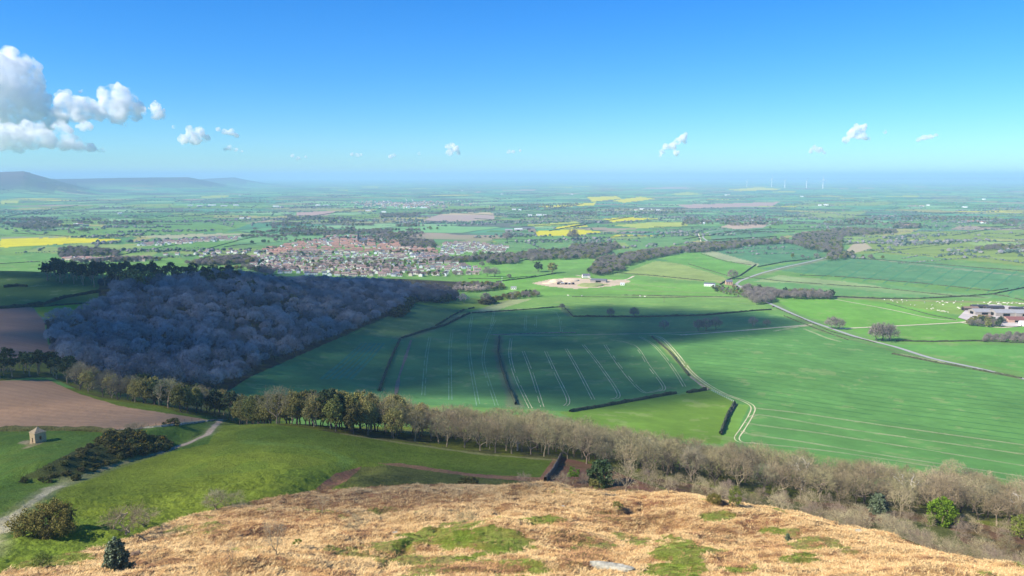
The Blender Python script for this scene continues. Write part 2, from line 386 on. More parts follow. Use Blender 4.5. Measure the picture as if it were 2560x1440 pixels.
def inpoly(poly, rmin=0, rmax=1e9, jit=1.0):
    p = np.array(poly, float); x0, y0 = p.min(0)-4; x1, y1 = p.max(0)+4
    m = (PX > x0) & (PX < x1) & (PY > y0) & (PY < y1) & (RG > rmin) & (RG < rmax)
    xs = PX[m]+JX[m]*jit; ys = PY[m]+JY[m]*jit; ins = np.zeros(xs.shape, bool)
    for i in range(len(p)):
        (ax, ay), (bx, by) = p[i], p[(i+1) % len(p)]
        if ay == by: continue
        c = ((ay > ys) != (by > ys)) & (xs < (bx-ax)*(ys-ay)/(by-ay)+ax); ins ^= c
    out = np.zeros(PX.shape, bool); out[m] = ins
    return out
def P(poly, c, reg, rmin=450, rmax=1e9, jit=1.0, f=1.0):
    setc(inpoly(poly, rmin, rmax, jit), c, reg, f)
setc(RG < 1e9, (100, 160, 92), PLAIN); 
setc(RG < 2400, (94, 160, 86), PAST)
PM[...] = smooth(2900, 2200, RG)
REG[RG > 2400] = PLAIN
hl = (Z > 45) & (RG > 7000); setc(hl, (92, 88, 88), HILL); 
nzh = fbm(X, Yw, 900, 4, 61)
setc(hl & (nzh > .1), (76, 96, 84), HILL); setc(hl & (Z > 190), (110, 92, 88), HILL)
PM[hl] = np.where(Z[hl] > 80, 1, .6)
# --- middle distance fields
YEL = (224, 214, 40); YGR = (186, 196, 90)
P([(0,597),(150,594),(320,598),(230,606),(0,619)], YEL, RAPE)
P([(-200,620),(0,619),(230,606),(330,598),(400,592),(600,580),(620,586),(420,598),(330,615),(230,650),(-200,652)], (92,160,92), CROP)
P([(340,590),(560,583),(640,584),(420,597)], (182,182,140), PLOU)
P([(0,592),(120,590),(150,594),(0,597)], (150,160,120), PLOU)
P([(1050,553),(1100,536),(1235,532),(1235,548),(1130,555)], (190,168,150), PLOU)
P([(1090,538),(1130,533),(1225,531),(1235,537)], (206,184,140), PLOU)
for q in ([(1335,578),(1440,573),(1510,580),(1420,590),(1340,590)], [(1505,546),(1580,543),(1645,547),(1530,555)], [(1465,493),(1540,490),(1555,497),(1480,504)], [(1530,502),(1600,492),(1640,497),(1560,507)], [(1340,516),(1490,506),(1485,513),(1370,520)], [(1820,474),(1900,468),(1965,474),(1850,478)], [(1380,570),(1440,560),(1475,565),(1400,573)]):
    P(q, YEL, RAPE, jit=.4)
for q in ([(1530,563),(1640,555),(1720,556),(1720,565),(1600,571)], [(1310,563),(1440,553),(1450,558),(1345,567)], [(1675,485),(1720,480),(1755,486),(1700,489)], [(1930,479),(1990,477),(1985,481),(1930,482)], [(0,502),(50,499),(45,507),(0,510)], [(500,491),(570,488),(570,493),(505,494)], [(890,469),(945,467),(945,470)], [(1370,468),(1430,467),(1430,470)], [(2190,492),(2300,489),(2290,494)], [(820,476),(870,475),(870,477)]):
    P(q, YGR, RAPE, jit=.3)
for q in ([(1240,477),(1340,473),(1335,478)], [(1590,471),(1690,467),(1760,471),(1650,473)], [(2090,472),(2190,469),(2180,472)], [(2270,467),(2320,466),(2315,469)], [(1170,480),(1200,479),(1200,482)], [(580,552),(670,544),(690,550),(620,560)], [(2250,516),(2290,513),(2300,517)], [(740,530),(840,528),(820,538),(740,540)], [(1690,512),(1950,505),(1930,515),(1720,521)]):
    P(q, (196,166,148), PLOU, jit=.3)
# strips of mid-plain fields
rs = random.Random(5)
for k in range(230):
    y = 500+150*rs.random()**.7; x = rs.uniform(-100, 2660); w = rs.uniform(60, 190); h = (y-470)*rs.uniform(.04, .11); sl = rs.uniform(-.05, .05)
    if 560 < x < 1300 and y > 560: continue
    c = rs.choice([(92,158,92), (104,164,88), (80,146,96), (118,168,104), (96,152,80), (78,140,92), (140,170,112), (88,150,100)])
    q = [(x-w, y+sl*w), (x-w*.4, y-h), (x+w, y-h*.8-sl*w), (x+w*.7, y+h*.6)]
    m = inpoly(q, 1500, 1e9, .4) & (REG != RAPE) & (REG != PLOU); setc(m, c, CROP)
P([(0,585),(300,565),(600,552),(640,556),(560,580),(300,590),(0,592)], (98,164,92), CROP, f=.7)
P([(250,557),(420,542),(700,545),(640,556),(420,570),(300,572)], (90,156,96), CROP, f=.8)
P([(0,572),(100,560),(160,566),(0,585)], (104,170,98), CROP)
P([(1230,598),(1400,592),(1560,600),(1700,582),(1740,600),(1650,620),(1430,640),(1270,625)], (92,156,100), CROP)
P([(1420,612),(1560,606),(1580,622),(1440,630)], (122,172,100), PAST)
P([(1770,575),(1900,568),(1960,572),(1920,592),(1780,600)], (84,148,108), CROP)
P([(1980,594),(2010,580),(2120,574),(2100,583),(2000,593)], (200,166,136), PLOU)
P([(1800,568),(1830,557),(1925,556),(1910,568),(1850,573)], (206,180,150), PLOU)
P([(2110,600),(2300,580),(2560,575),(2700,640),(2560,665),(2300,640),(2140,640)], (112,160,84), CROP)
P([(2230,600),(2560,598),(2560,606),(2260,604)], (140,176,112), PAST)
P([(2390,600),(2560,605),(2560,622),(2430,612)], (124,180,112), PAST)
P([(2110,632),(2135,608),(2165,608),(2180,620),(2140,632)], (196,180,144), PLOU)
P([(2105,608),(2110,592),(2150,594),(2180,604)], (118,176,96), PAST)
P([(2080,640),(2200,632),(2400,655),(2560,668),(2560,690),(2300,660),(2110,645)], (96,158,96), CROP)
P([(1750,630),(1940,602),(2065,628),(2010,650),(1900,666),(1790,640)], (76,142,104), CROP)
P([(1755,632),(1785,628),(1900,660),(1890,668),(1800,648)], (170,178,130), PAST)
P([(1640,645),(1740,628),(1800,648),(1895,668),(1830,690),(1760,672)], (94,168,84), CROP)
P([(1560,682),(1640,652),(1700,660),(1810,692),(1820,702),(1780,704),(1700,700)], (124,172,104), PAST)
P([(1900,672),(2080,642),(2300,652),(2560,682),(2700,740),(2560,738),(2480,722),(2250,706),(2100,692)], (80,148,104), CROP)
P([(1860,700),(1940,690),(2200,708),(2440,735),(2560,725),(2560,745),(2300,745),(2000,735)], (90,160,98), CROP)
P([(1880,705),(1945,688),(2080,700),(2200,716),(2210,722),(2000,708)], (168,182,120), PAST, f=.7)
P([(2000,700),(2300,728),(2480,742),(2470,748),(2230,733),(1980,708)], (160,180,116), PAST, f=.5)
P([(2060,746),(2300,750),(2700,756),(2700,800),(2430,790),(2230,765)], (112,170,84), PAST)
P([(1930,745),(2060,742),(2230,757),(2440,802),(2420,806),(2110,820),(2000,785)], (98,176,76), PAST)
P([(2110,822),(2440,808),(2700,815),(2700,856),(2280,858),(2210,850)], (92,166,76), PAST)
P([(2210,862),(2700,862),(2700,970),(2560,930),(2300,880)], (86,164,84), PAST)
P([(1240,712),(1340,690),(1520,690),(1640,705),(1820,715),(1880,740),(1500,735),(1280,742)], (100,172,84), PAST)
P([(1330,708),(1370,699),(1430,694),(1500,700),(1560,699),(1580,704),(1530,716),(1440,722),(1370,716)], (226,202,166), SAND)
P([(1450,712),(1490,706),(1530,712),(1480,718)], (168,172,112), SAND)
P([(1150,690),(1240,680),(1420,690),(1300,706),(1180,712)], (96,172,80), PAST)
P([(1100,655),(1240,640),(1480,645),(1490,668),(1300,680),(1120,672)], (98,170,86), PAST)
# valley beside the wood
P([(960,760),(1150,745),(1240,748),(1300,740),(1280,752),(1180,775),(1030,768)], (112,166,74), PAST)
P([(870,845),(960,790),(1010,755),(1170,778),(1130,810),(1000,850)], (88,140,84), PAST)
P([(1150,785),(1280,748),(1500,738),(1880,745),(1930,775),(1600,790),(1430,792),(1390,770)], (104,168,92), CROP)
P([(1180,782),(1290,748),(1330,748),(1240,776),(1330,770),(1230,784)], (190,190,136), CROP, f=.7)
# the large crop fields
P([(560,985),(620,940),(870,835),(1000,848),(1170,785),(1390,770),(1430,792),(1900,778),(2030,812),(1640,838),(1590,838),(1770,972),(1420,1028),(1000,1010),(560,990)], (78,146,88), CROP)
P([(1590,838),(1640,838),(2030,812),(2300,888),(2560,948),(2900,1030),(2900,1280),(2560,1215),(1850,1105),(1800,1100),(1815,1050),(1845,1005),(1770,972)], (84,156,86), CROP)
P([(1400,1030),(1770,976),(1840,1005),(1800,1110),(1500,1090)], (94,152,60), PAST)
P([(1845,1010),(1875,1012),(1850,1060),(1840,1105),(1800,1110),(1815,1060)], (100,166,76), PAST)
# wood floor, left fields
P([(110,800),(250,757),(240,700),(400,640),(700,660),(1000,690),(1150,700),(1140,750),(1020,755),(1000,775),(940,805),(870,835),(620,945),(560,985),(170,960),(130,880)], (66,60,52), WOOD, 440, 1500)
P([(-400,640),(240,640),(250,757),(80,770),(-400,778)], (76,124,66), PAST, 500, 1300)
P([(80,768),(262,756),(240,775),(190,797),(115,798)], (164,170,52), RAPE, 500, 1300)
P([(-400,775),(80,768),(110,800),(120,860),(175,898),(-400,905)], (164,132,106), PLOU, 500, 1300)
# near ground
nb = (RG < 470) & ~((PX > 560) & (RG > 430))
m = (RG < 470) & (LP < 700) | (RG < 400) & (LP < 1500) | (RG < 370)
setc(m, (92, 134, 50), MEAD)
mm = m & (fbm(X, Yw, 40, 3, 71) > .05); setc(mm, (108, 146, 52), MEAD, .5)
P([(-300,1060),(560,1040),(520,1110),(330,1150),(150,1200),(80,1440),(-300,1440)], (76,124,54), MEAD, 200, 480)
P([(-400,955),(120,950),(200,985),(300,1015),(500,1046),(520,1050),(420,1060),(300,1075),(-400,1080)], (192,152,112), PLOU, 300, 520)
# woodland floor under the belt
def belt_front(lp): return np.interp(lp, *BF)
bf_px = [(-100,950),(0,950),(130,942),(200,975),(300,1003),(450,1030),(560,1044),(700,1062),(850,1082),(1000,1100),(1200,1128),(1400,1148),(1600,1190),(1800,1222),(2000,1250),(2200,1272),(2400,1300),(2560,1330),(2700,1350)]
bf = [at(*p) for p in bf_px]
BAZ = np.array([math.atan2(p[0], p[1]) for p in bf]); BR = np.array([math.hypot(p[0], p[1]) for p in bf])
BRg = np.interp(AA, BAZ, BR)
m = (RG > BRg-3) & (RG < BRg+70) & (RG < 560); setc(m, (104, 104, 60), WOOD)
m2 = m & (fbm(X, Yw, 12, 3, 73) > .05); setc(m2, (96, 128, 48), WOOD, .7)
# scrub floor on the right beyond the brow
BROW = [(0,1700)]
brow_l = np.array([-300, 0, 320, 640, 800, 960, 1120, 1280, 1600, 1920, 2240, 2560, 2900]); brow_r = np.array([160, 160, 190, 212, 228, 226, 226, 226, 232, 230, 219, 196, 190])
BRO = np.interp(LP, brow_l, brow_r)
m = (RG > BRO) & (RG < BRg) & (PX > 1380); f = smooth(1380, 1420, PX); setc(m, (128, 98, 74), WOOD)
m2 = m & (fbm(X, Yw, 14, 3, 75) > .12); setc(m2, (98, 112, 56), WOOD, .8)
P([(790,1222),(835,1185),(905,1166),(880,1196),(815,1228)], (150,108,82), MEAD, 200, 330)
P([(850,1218),(905,1168),(1000,1160),(1180,1186),(1350,1196),(1340,1212),(1200,1216)], (84,108,60), MEAD, 200, 330)
P([(940,1158),(1000,1158),(1180,1184),(1350,1194),(1385,1145),(1400,1160),(1360,1206),(1180,1192)], (170,124,92), MEAD, 200, 330)
P([(1365,1206),(1400,1142),(1500,1165),(1700,1240),(1500,1220)], (136,98,78), WOOD, 220, 330)
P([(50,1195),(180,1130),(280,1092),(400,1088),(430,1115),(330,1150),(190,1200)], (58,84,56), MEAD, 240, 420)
# bracken
m = (RG < BRO) | ((PY > np.interp(PX, [-400,0,60,200,330,450,600,780,1000,1200,1400,3000],[1480,1432,1404,1378,1342,1295,1258,1227,1213,1209,1206,1206])) & (RG < 240) & (PX < 1400))
m &= (PY > np.interp(PX, [-400,0,60,200,330,450,600,780,1000,1200],[1480,1432,1404,1378,1342,1295,1258,1227,1213,1200])) | (PX > 1200) | (RG < 110)
m &= RG < 245
setc(m, (222, 186, 126), BRACK)
n1 = fbm(X, Yw*1.6, 9, 4, 81); n2 = fbm(X, Yw, 30, 3, 83); n3 = fbm(X+.4*Yw, Yw*3, 3.2, 4, 85, .65); n4 = fbm(X, Yw, 14, 4, 87)
setc(m & (n1 > .16), (190, 140, 94), BRACK, .7)
setc(m & (n3 > .2), (240, 206, 150), BRACK, .6)
setc(m & (n3 < -.25), (156, 116, 78), BRACK, .6)
setc(m & (n4 > .30), (142, 148, 70), BRACK, .7)
setc(m & (n4 < -.42), (128, 98, 76), BRACK, .6)
def patch(px, py, rx, ry, c, f=.8):
    w = np.exp(-(((PX-px)/rx)**2+((PY-py)/ry)**2)); setc(m & (w > .4+.35*n1+.3*n3), c, BRACK, f)
GP = (98, 146, 50)
for q in ((1090,1345,90,26), (1230,1350,110,40), (1270,1420,90,26), (1700,1385,70,40), (1690,1430,90,26), (1790,1290,50,14), (1130,1360,60,20), (1010,1362,30,16), (90,1390,140,34), (1460,1395,50,20), (2000,1395,60,14), (250,1360,60,12), (1930,1325,40,10), (1850,1420,60,14), (1370,1300,60,14)): patch(*q, GP)
for q in ((1560,1300,110,34), (600,1410,120,22), (1480,1400,90,30), (1900,1370,70,20), (1410,1340,40,40), (1200,1425,100,16), (1790,1340,60,24)): patch(*q, (150,122,78), .6)
for q in ((700,1300,200,26), (1650,1250,90,14), (1900,1300,60,14), (1830,1400,60,20), (900,1250,300,24)): patch(*q, (184,122,88), .6)
# soft painted lines: paths and bare margins
def pl(pts, hw, c, f=1.0, rmin=0, rmax=1e9, reg=None, ns=.5):
    wp = np.array(pline(pts))[:, :2]; wp = wp[::max(1, len(wp)//60)]
    x0, y0 = wp.min(0)-hw*2-5; x1, y1 = wp.max(0)+hw*2+5
    s = (X > x0) & (X < x1) & (Yw > y0) & (Yw < y1) & (RG > rmin) & (RG < rmax)
    d, _ = dist_poly([tuple(p) for p in wp], X[s], Yw[s])
    d = d*np.maximum(.5, 1+ns*fbm(X[s], Yw[s], hw*3+2, 3, 91))
    w = smooth(hw, hw*.4, d)*f; cc = lin(c)*KA
    COLR[s] = COLR[s]*(1-w[:, None])+cc*w[:, None]
PATH = [(-60,1400),(0,1318),(60,1270),(130,1222),(210,1188),(300,1160),(400,1132),(470,1108),(520,1085),(540,1062),(553,1048)]
pl(PATH, 4.2, (126,136,84), .7, 150, 420); pl(PATH, 1.2, (168,156,116), .7, 150, 420); pl(PATH[:5], 5, (150,152,104), .7, 150, 420); pl(PATH[:4], 2.6, (214,200,164), .8, 150, 420, ns=1.4)
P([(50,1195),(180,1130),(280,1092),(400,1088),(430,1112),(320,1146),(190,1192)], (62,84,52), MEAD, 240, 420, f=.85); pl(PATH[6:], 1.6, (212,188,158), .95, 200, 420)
pl([(553,1048),(600,1046),(660,1052),(700,1058)], 1.8, (206,188,150), .9, 200, 420)
pl([(620,1104),(800,1120),(870,1150),(850,1165)], 3, (120,150,66), .5, 200, 420)
pl([(300,1075),(420,1062),(520,1050)], 1.5, (186,172,128), .8, 200, 420)
pl([(860,1085),(1000,1107),(1200,1135),(1390,1150)], 2.0, (168,160,110), .7, 200, 420)
pl([(60,1105),(90,1110),(70,1118)], 2.5, (180,160,124), .8, 250, 420)
pl([(1180,1015),(1235,1005)], 1, (160,150,110), .01, 450, 800)
for q, hw, c, f in (([(1248,842),(1245,880),(1255,920),(1270,960),(1290,1015)], 7, (128,134,96), .7), ([(1225,836),(1400,838),(1620,834),(1850,826),(2030,812)], 3.5, (186,176,130), .6),
        ([(1410,766),(1425,790)], 8, (120,120,96), .5), ([(1000,848),(1080,822),(1150,790)], 9, (118,124,92), .6), ([(1150,790),(1200,775),(1290,745)], 6, (170,166,120), .6),
        ([(1770,972),(1700,905),(1640,845)], 5, (170,176,104), .7), ([(1930,758),(2060,830),(2300,893),(2600,955)], 9, (122,146,84), .7), ([(1560,738),(1880,745)], 8, (166,160,120), .6),
        ([(1500,720),(1600,727),(1860,735)], 8, (150,150,104), .5), ([(2060,742),(2300,752),(2560,758)], 9, (166,146,118), .7), ([(1850,700),(1945,675),(2100,640)], 10, (150,140,112), .6), ([(2110,640),(2300,662),(2560,690)], 9, (190,176,140), .55),
        ([(820,848),(870,835),(960,795)], 3, (74,110,70), .5), ([(1800,705),(1860,718),(1960,735)], 14, (190,150,116), .6), ([(1480,700),(1600,712),(1700,720)], 6, (180,170,130), .4)):
    pl(q, hw, c, f, 450)
# shallow tone changes inside crops
v = fbm(X, Yw, 60, 4, 95); v2 = fbm(X, Yw, 17, 4, 96, .6); m = (REG == CROP) | (REG == PAST); COLR[m] *= (1+.13*v[m]+.12*v2[m])[:, None]
mm_ = m & (RG < 2500) & (v2 > .42); COLR[mm_] = COLR[mm_]*.7+lin((168, 170, 112))*KA*.3
v = fbm(X, Yw, 5, 2, 97); m = (REG == MEAD) | (REG == WOOD); COLR[m] *= (1+.14*v[m])[:, None]
rowd = (X*.35+Yw*.94); m = (REG == PLOU) & (RG < 1300); COLR[m] *= (1+.05*np.sin(rowd[m]*1.2)+.08*fbm(X[m], Yw[m], 25, 3, 99))[:, None]
REG[RG < 12] = BRACK
# --- build one sheet, split by region (shared edges)
idx = np.arange(NA*NRW).reshape(NA, NRW)
q = np.stack([idx[:-1, :-1], idx[1:, :-1], idx[1:, 1:], idx[:-1, 1:]], -1).reshape(-1, 4)
fr = REG[:-1, :-1].reshape(-1)
VV = np.stack([X, Yw, Z], -1).reshape(-1, 3); CC = np.concatenate([COLR.reshape(-1, 3), np.ones((NA*NRW, 1))], 1); PMf = PM.reshape(-1)
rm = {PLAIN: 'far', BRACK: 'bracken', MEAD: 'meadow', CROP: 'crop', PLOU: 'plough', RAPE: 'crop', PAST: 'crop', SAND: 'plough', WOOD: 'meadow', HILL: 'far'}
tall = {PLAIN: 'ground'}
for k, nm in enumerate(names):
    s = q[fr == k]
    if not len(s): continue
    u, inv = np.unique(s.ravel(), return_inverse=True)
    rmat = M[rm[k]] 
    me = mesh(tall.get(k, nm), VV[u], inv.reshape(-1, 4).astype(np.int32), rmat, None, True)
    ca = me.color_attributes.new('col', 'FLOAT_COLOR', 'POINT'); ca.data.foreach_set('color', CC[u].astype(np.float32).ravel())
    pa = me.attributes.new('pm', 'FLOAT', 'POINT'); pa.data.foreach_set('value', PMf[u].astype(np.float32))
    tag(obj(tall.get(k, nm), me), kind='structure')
# skirt: the ground behind and beside the camera
mb = MB()
n = 48
for i in range(n):
    a0 = math.radians(42)+math.radians(276)*i/n; a1 = math.radians(42)+math.radians(276)*(i+1)/n
    prev = None
    rr = [3, 20, 60, 150, 400, 1200, 6000, 60000]; zz = [ZC-1.7, ZC-13, ZC-38, ZC-68, ZC-112, 60, 0, 0]
    for j in range(len(rr)-1):
        mb.quad((rr[j]*math.sin(a0), rr[j]*math.cos(a0), zz[j]), (rr[j+1]*math.sin(a0), rr[j+1]*math.cos(a0), zz[j+1]), (rr[j+1]*math.sin(a1), rr[j+1]*math.cos(a1), zz[j+1]), (rr[j]*math.sin(a1), rr[j]*math.cos(a1), zz[j]), 0)
mb.poly([(3*math.sin(math.radians(7.5*i)), 3*math.cos(math.radians(7.5*i)), ZC-1.7) for i in range(48)])
tag(obj('hillside', mb.me('hillside', plain('rough_moor_grass', (140, 130, 90), .2, .02))), kind='structure')
print('terrain', NA, NRW)
#PART2
# ================================================================ vegetation prototypes
def clus(S, k, rs):
    c = S[rs.choice(len(S), k, replace=False)]
    for _ in range(4):
        d = ((S[:, None]-c[None])**2).sum(-1); a = d.argmin(1)
        c = np.array([S[a == i].mean(0) if (a == i).any() else c[i] for i in range(k)])
    return [S[a == i] for i in range(k) if (a == i).any()]
def skeleton(seed, H, cr, cb, ntips, tr, gnarl=.12, top=1.0, fork=.55, flat=1.0, lean=0, shell=.45):
    """segments (p, q, r0, r1) and tips; crown is a dome of radius cr from height cb to H"""
    rs = np.random.RandomState(seed); tips = []
    while len(tips) < ntips:
        d = rs.normal(size=3); d /= np.linalg.norm(d)
        if d[2] < -.35*flat: continue
        rad = rs.uniform(.35, 1)**shell
        lob = 1+.22*math.sin(3*math.atan2(d[1], d[0])+seed)+.12*math.sin(5*d[2]*3+seed*2)
        cz = cb+(H-cb)*.42
        h = (H-cz) if d[2] > 0 else (cz-cb)*1.6
        tips.append((d[0]*cr*rad*lob+lean*H*.3, d[1]*cr*rad*lob, cz+d[2]*h*rad*(.9+.2*rs.rand())))
    T_ = np.array(tips); segs = []
    def rec(p, S_, r, dep):
        if len(S_) <= 2 or dep > 9:
            for t in S_:
                m = (p+t)/2+rs.normal(size=3)*gnarl*np.linalg.norm(t-p)
                segs.append((p, m, r*.7, r*.5)); segs.append((m, t, r*.5, .012))
            return
        k = 2 if rs.rand() < .6 else 3
        if dep == 0: k = 3 if cr > 2 else 2
        k = min(k, len(S_))
        for c in clus(S_, k, rs):
            ce = c.mean(0); f = .42 if dep else .38
            q_ = p+(ce-p)*f+rs.normal(size=3)*gnarl*np.linalg.norm(ce-p)
            rr_ = max(.02, r*math.sqrt(len(c)/len(S_))*1.02)
            m = (p+q_)/2+rs.normal(size=3)*gnarl*.6*np.linalg.norm(q_-p)
            segs.append((p, m, min(r, rr_*1.25), rr_*1.08)); segs.append((m, q_, rr_*1.08, rr_)); rec(q_, c, rr_, dep+1)
    b = np.array([0, 0, -.6]); t0 = np.array([rs.normal()*.15+lean*H*.12, rs.normal()*.15, cb*fork])
    m = (b+t0)/2+np.array([rs.normal()*.12, rs.normal()*.12, 0])
    segs.append((b, m, tr*1.35, tr*1.05)); segs.append((m, t0, tr*1.05, tr*.9)); rec(t0, T_, tr*.9, 0)
    return segs, T_, rs
def twigs(mb, segs, T_, rs, n, ln, wd, up=.3, mi=0, cen=None):
    c = T_.mean(0)-np.array([0, 0, .6]) if cen is None else cen
    small = [s_ for s_ in segs if s_[3] < .06]
    for t in T_:
        o_ = t-c; o_ /= np.linalg.norm(o_)+1e-6
        for _ in range(n):
            d = o_+rs.normal(size=3)*.75+np.array([0, 0, up]); d /= np.linalg.norm(d)
            p = t+rs.normal(size=3)*ln*.42; q_ = p+d*ln*rs.uniform(.5, 1.2)
            s_ = np.cross(d, rs.normal(size=3)); s_ /= np.linalg.norm(s_)+1e-6; s_ *= wd*.5
            mb.quad(p-s_, p+s_, q_+s_*.4, q_-s_*.4, mi)
def sprays(mb, T_, rs, n, ln, wd, cen, jit=.45, mi=0):
    for t in T_:
        o_ = (t-cen)*np.array([1, 1, 1.3]); o_ /= np.linalg.norm(o_)+1e-6
        for _ in range(n):
            nn_ = o_+rs.normal(size=3)*jit; nn_ /= np.linalg.norm(nn_); d = np.cross(nn_, rs.normal(size=3)); d /= np.linalg.norm(d)+1e-6; s_ = np.cross(nn_, d)*wd*.5
            p = t+rs.normal(size=3)*ln*.6+o_*rs.uniform(-.3, .5)*ln; q_ = p+d*ln*rs.uniform(.5, 1.1)+o_*.25*ln
            mb.quad(p-s_, p+s_, q_+s_*.4, q_-s_*.4, mi)
def segmesh(mb, segs, k=5, mi=0, rmin=0):
    for p, q_, a, b in segs:
        if a < rmin: continue
        mb.tube(p, q_, a, b, k if a > .08 else 3, mi)
def leaves(mb, T_, rs, n, rad, sz, mi=0, flat=1.0, droop=0):
    for t in T_:
        R_ = rad*rs.uniform(.6, 1.25)
        for _ in range(n):
            d = rs.normal(size=3); d /= np.linalg.norm(d); p = t+d*R_*rs.rand()**.5*np.array([1, 1, flat])-np.array([0, 0, droop*rs.rand()])
            nrm = d+rs.normal(size=3)*.7; nrm /= np.linalg.norm(nrm)
            a = np.cross(nrm, rs.normal(size=3)); a /= np.linalg.norm(a)+1e-6; b = np.cross(nrm, a); s_ = sz*rs.uniform(.6, 1.3)*.5
            mb.quad(p-a*s_-b*s_, p+a*s_-b*s_*.8, p+a*s_*.9+b*s_, p-a*s_*.8+b*s_, mi)
TREES = {}
def kind(name, gen, nvar, trunk_mat, crown_mats, single=False):
    """gen(seed) -> (trunk MB, crown MB)"""
    out = []
    for i in range(nvar):
        tb, cb_ = gen(i)
        cm = crown_mats[i % len(crown_mats)]
        if single:
            n = len(tb.v); tb.v += cb_.v; tb.f += [tuple(x+n for x in f) for f in cb_.f]; tb.m += [1]*len(cb_.f)
            out.append((tb.me(name, [trunk_mat, cm]),))
        else: out.append((tb.me(name+'_trunk', trunk_mat), cb_.me(name+'_crown', cm)))
    TREES[name] = out
def bare(H, cr, cb, nt_, ntw, tr, ln=1.0, wd=.05, **kw):
    spr = kw.pop('spr', 0)
    def g(i):
        s_, T_, rs = skeleton(100+i*7+int(H*10), H*(1+.06*math.sin(i*2.1)), cr*(1+.1*math.cos(i*1.7)), cb, nt_, tr, **kw)
        a, b = MB(), MB(); segmesh(a, [x for x in s_ if x[2] > .045], 6); segmesh(b, [x for x in s_ if x[2] <= .045], 3); twigs(b, s_, T_, rs, ntw, ln, wd)
        if spr: sprays(b, T_, rs, spr, ln*.9, wd*1.3, np.array([0, 0, cb+(H-cb)*.2]))
        return a, b
    return g
def leafy(H, cr, cb, nt_, nl, tr, rad, sz, **kw):
    dr = kw.pop('droop', 0); fl = kw.pop('fl', .7)
    def g(i):
        s_, T_, rs = skeleton(300+i*7+int(H*10), H*(1+.08*math.sin(i*2.1)), cr*(1+.12*math.cos(i*1.7)), cb, nt_, tr, **kw)
        a, b = MB(), MB(); segmesh(a, s_, 5, 0, .03); leaves(b, T_, rs, nl, rad, sz, 0, fl, dr); return a, b
    return g
def conifer(H, cr, cb, nb, nl, tr, sz, dens=1.0, taper=1.0, drp=.6):
    def g(i):
        rs = np.random.RandomState(700+i*13+int(H)); a, b = MB(), MB(); hh = H*(1+.08*math.sin(i*1.9))
        a.tube((0, 0, -.6), (rs.normal()*.15, rs.normal()*.15, hh*.5), tr*1.2, tr*.7, 6); a.tube((0, 0, hh*.5), (0, 0, hh*.98), tr*.7, .03, 5)
        for k in range(nb):
            u = k/nb; z = cb+(hh*.98-cb)*u; an = k*2.4+rs.rand(); L_ = cr*(1-u)**taper*rs.uniform(.6, 1.15)+.35
            e = np.array([math.cos(an)*L_, math.sin(an)*L_, z-L_*drp*.35+rs.normal()*.2]); s0 = np.array([0, 0, z])
            a.tube(s0, e, .05, .015, 3)
            m_ = max(3, int(L_*3.2*dens))
            pts = np.array([s0+(e-s0)*(.25+.75*(j+rs.rand())/m_)+rs.normal(size=3)*.22 for j in range(m_)])
            leaves(b, pts, rs, nl, .55, sz, 0, .7, drp)
        return a, b
    return g
kind('oak_tree', bare(15, 6.0, 4.6, 190, 13, .34, 1.0, .06), 5, M['bark'], [M['twig']])
kind('grey_oak', bare(14, 5.2, 4.2, 170, 13, .30, 1.0, .06, gnarl=.15), 4, M['bark_dark'], [M['twig_purple'], M['twig']])
kind('pale_oak', bare(12.5, 5.4, 3.4, 150, 11, .32, 1.1, .07, gnarl=.2, fork=.7), 4, M['bark'], [M['twig_pale'], M['twig']])
kind('spring_tree', leafy(8, 3.2, 1.2, 90, 22, .2, 1.0, .30, flat=2, shell=.4), 2, M['bark'], [M['leaf_spring']])
kind('wood_tree', bare(13.5, 6.3, 4.2, 200, 7, .32, .9, .11, shell=.12, spr=15), 4, M['bark_dark'], [M['twig_wood']], single=True)
kind('mid_tree', bare(11, 4.8, 2.2, 80, 8, .3, 1.3, .2, shell=.2, spr=12), 3, M['bark_dark'], [M['twig_mid']], single=True)
kind('mid_green', leafy(10, 4.0, 1.6, 36, 22, .3, 1.5, .8), 3, M['bark_dark'], [M['leaf_olive'], M['leaf_pine'], M['leaf_spring']], single=True)
kind('blossom_tree', leafy(7, 3.6, 1.2, 40, 20, .25, 1.1, .45), 2, M['bark'], [M['blossom']], single=True)
kind('bare_bush', bare(6.2, 3.3, .5, 110, 10, .10, .9, .045, gnarl=.16, flat=2, fork=.3), 4, M['bark'], [M['twig_pale'], M['twig'], M['twig_pink']])
kind('bare_shrub', bare(4.2, 2.2, .5, 70, 12, .07, .8, .04, gnarl=.16, flat=2, fork=.3), 3, M['bark'], [M['twig'], M['twig_pink']])
kind('fan_tree', bare(8, 3.2, 1.8, 150, 7, .2, .8, .035, gnarl=.05, flat=1.5), 2, M['bark'], [M['twig_pale']])
kind('thin_tree', bare(8, 2.1, 2.4, 60, 6, .10, .9, .035, gnarl=.06), 2, M['bark'], [M['twig_pale'], M['twig_pink']])
kind('dead_tree', lambda i: (lambda s_, T_, rs: (lambda a, b: (segmesh(a, s_, 6), twigs(b, s_, T_, rs, 1, .9, .05), (a, b))[2])(MB(), MB()))(*skeleton(900+i, 9.5, 3.6, 4, 16, .3, gnarl=.24, lean=.2)), 3, M['bark_pale'], [M['bark_pale']])
kind('olive_tree', leafy(15, 4.2, 2.6, 130, 46, .3, 1.15, .38, gnarl=.1, droop=1.0), 4, M['bark_dark'], [M['leaf_olive']])
kind('larch_tree', leafy(15, 3.9, 2.6, 105, 30, .28, 1.2, .34, gnarl=.1, droop=1.4), 3, M['bark'], [M['leaf_larch']])
kind('pine_tree', leafy(13, 4.0, 6.5, 46, 34, .3, 1.15, .5, gnarl=.16), 4, M['bark'], [M['leaf_pine']])
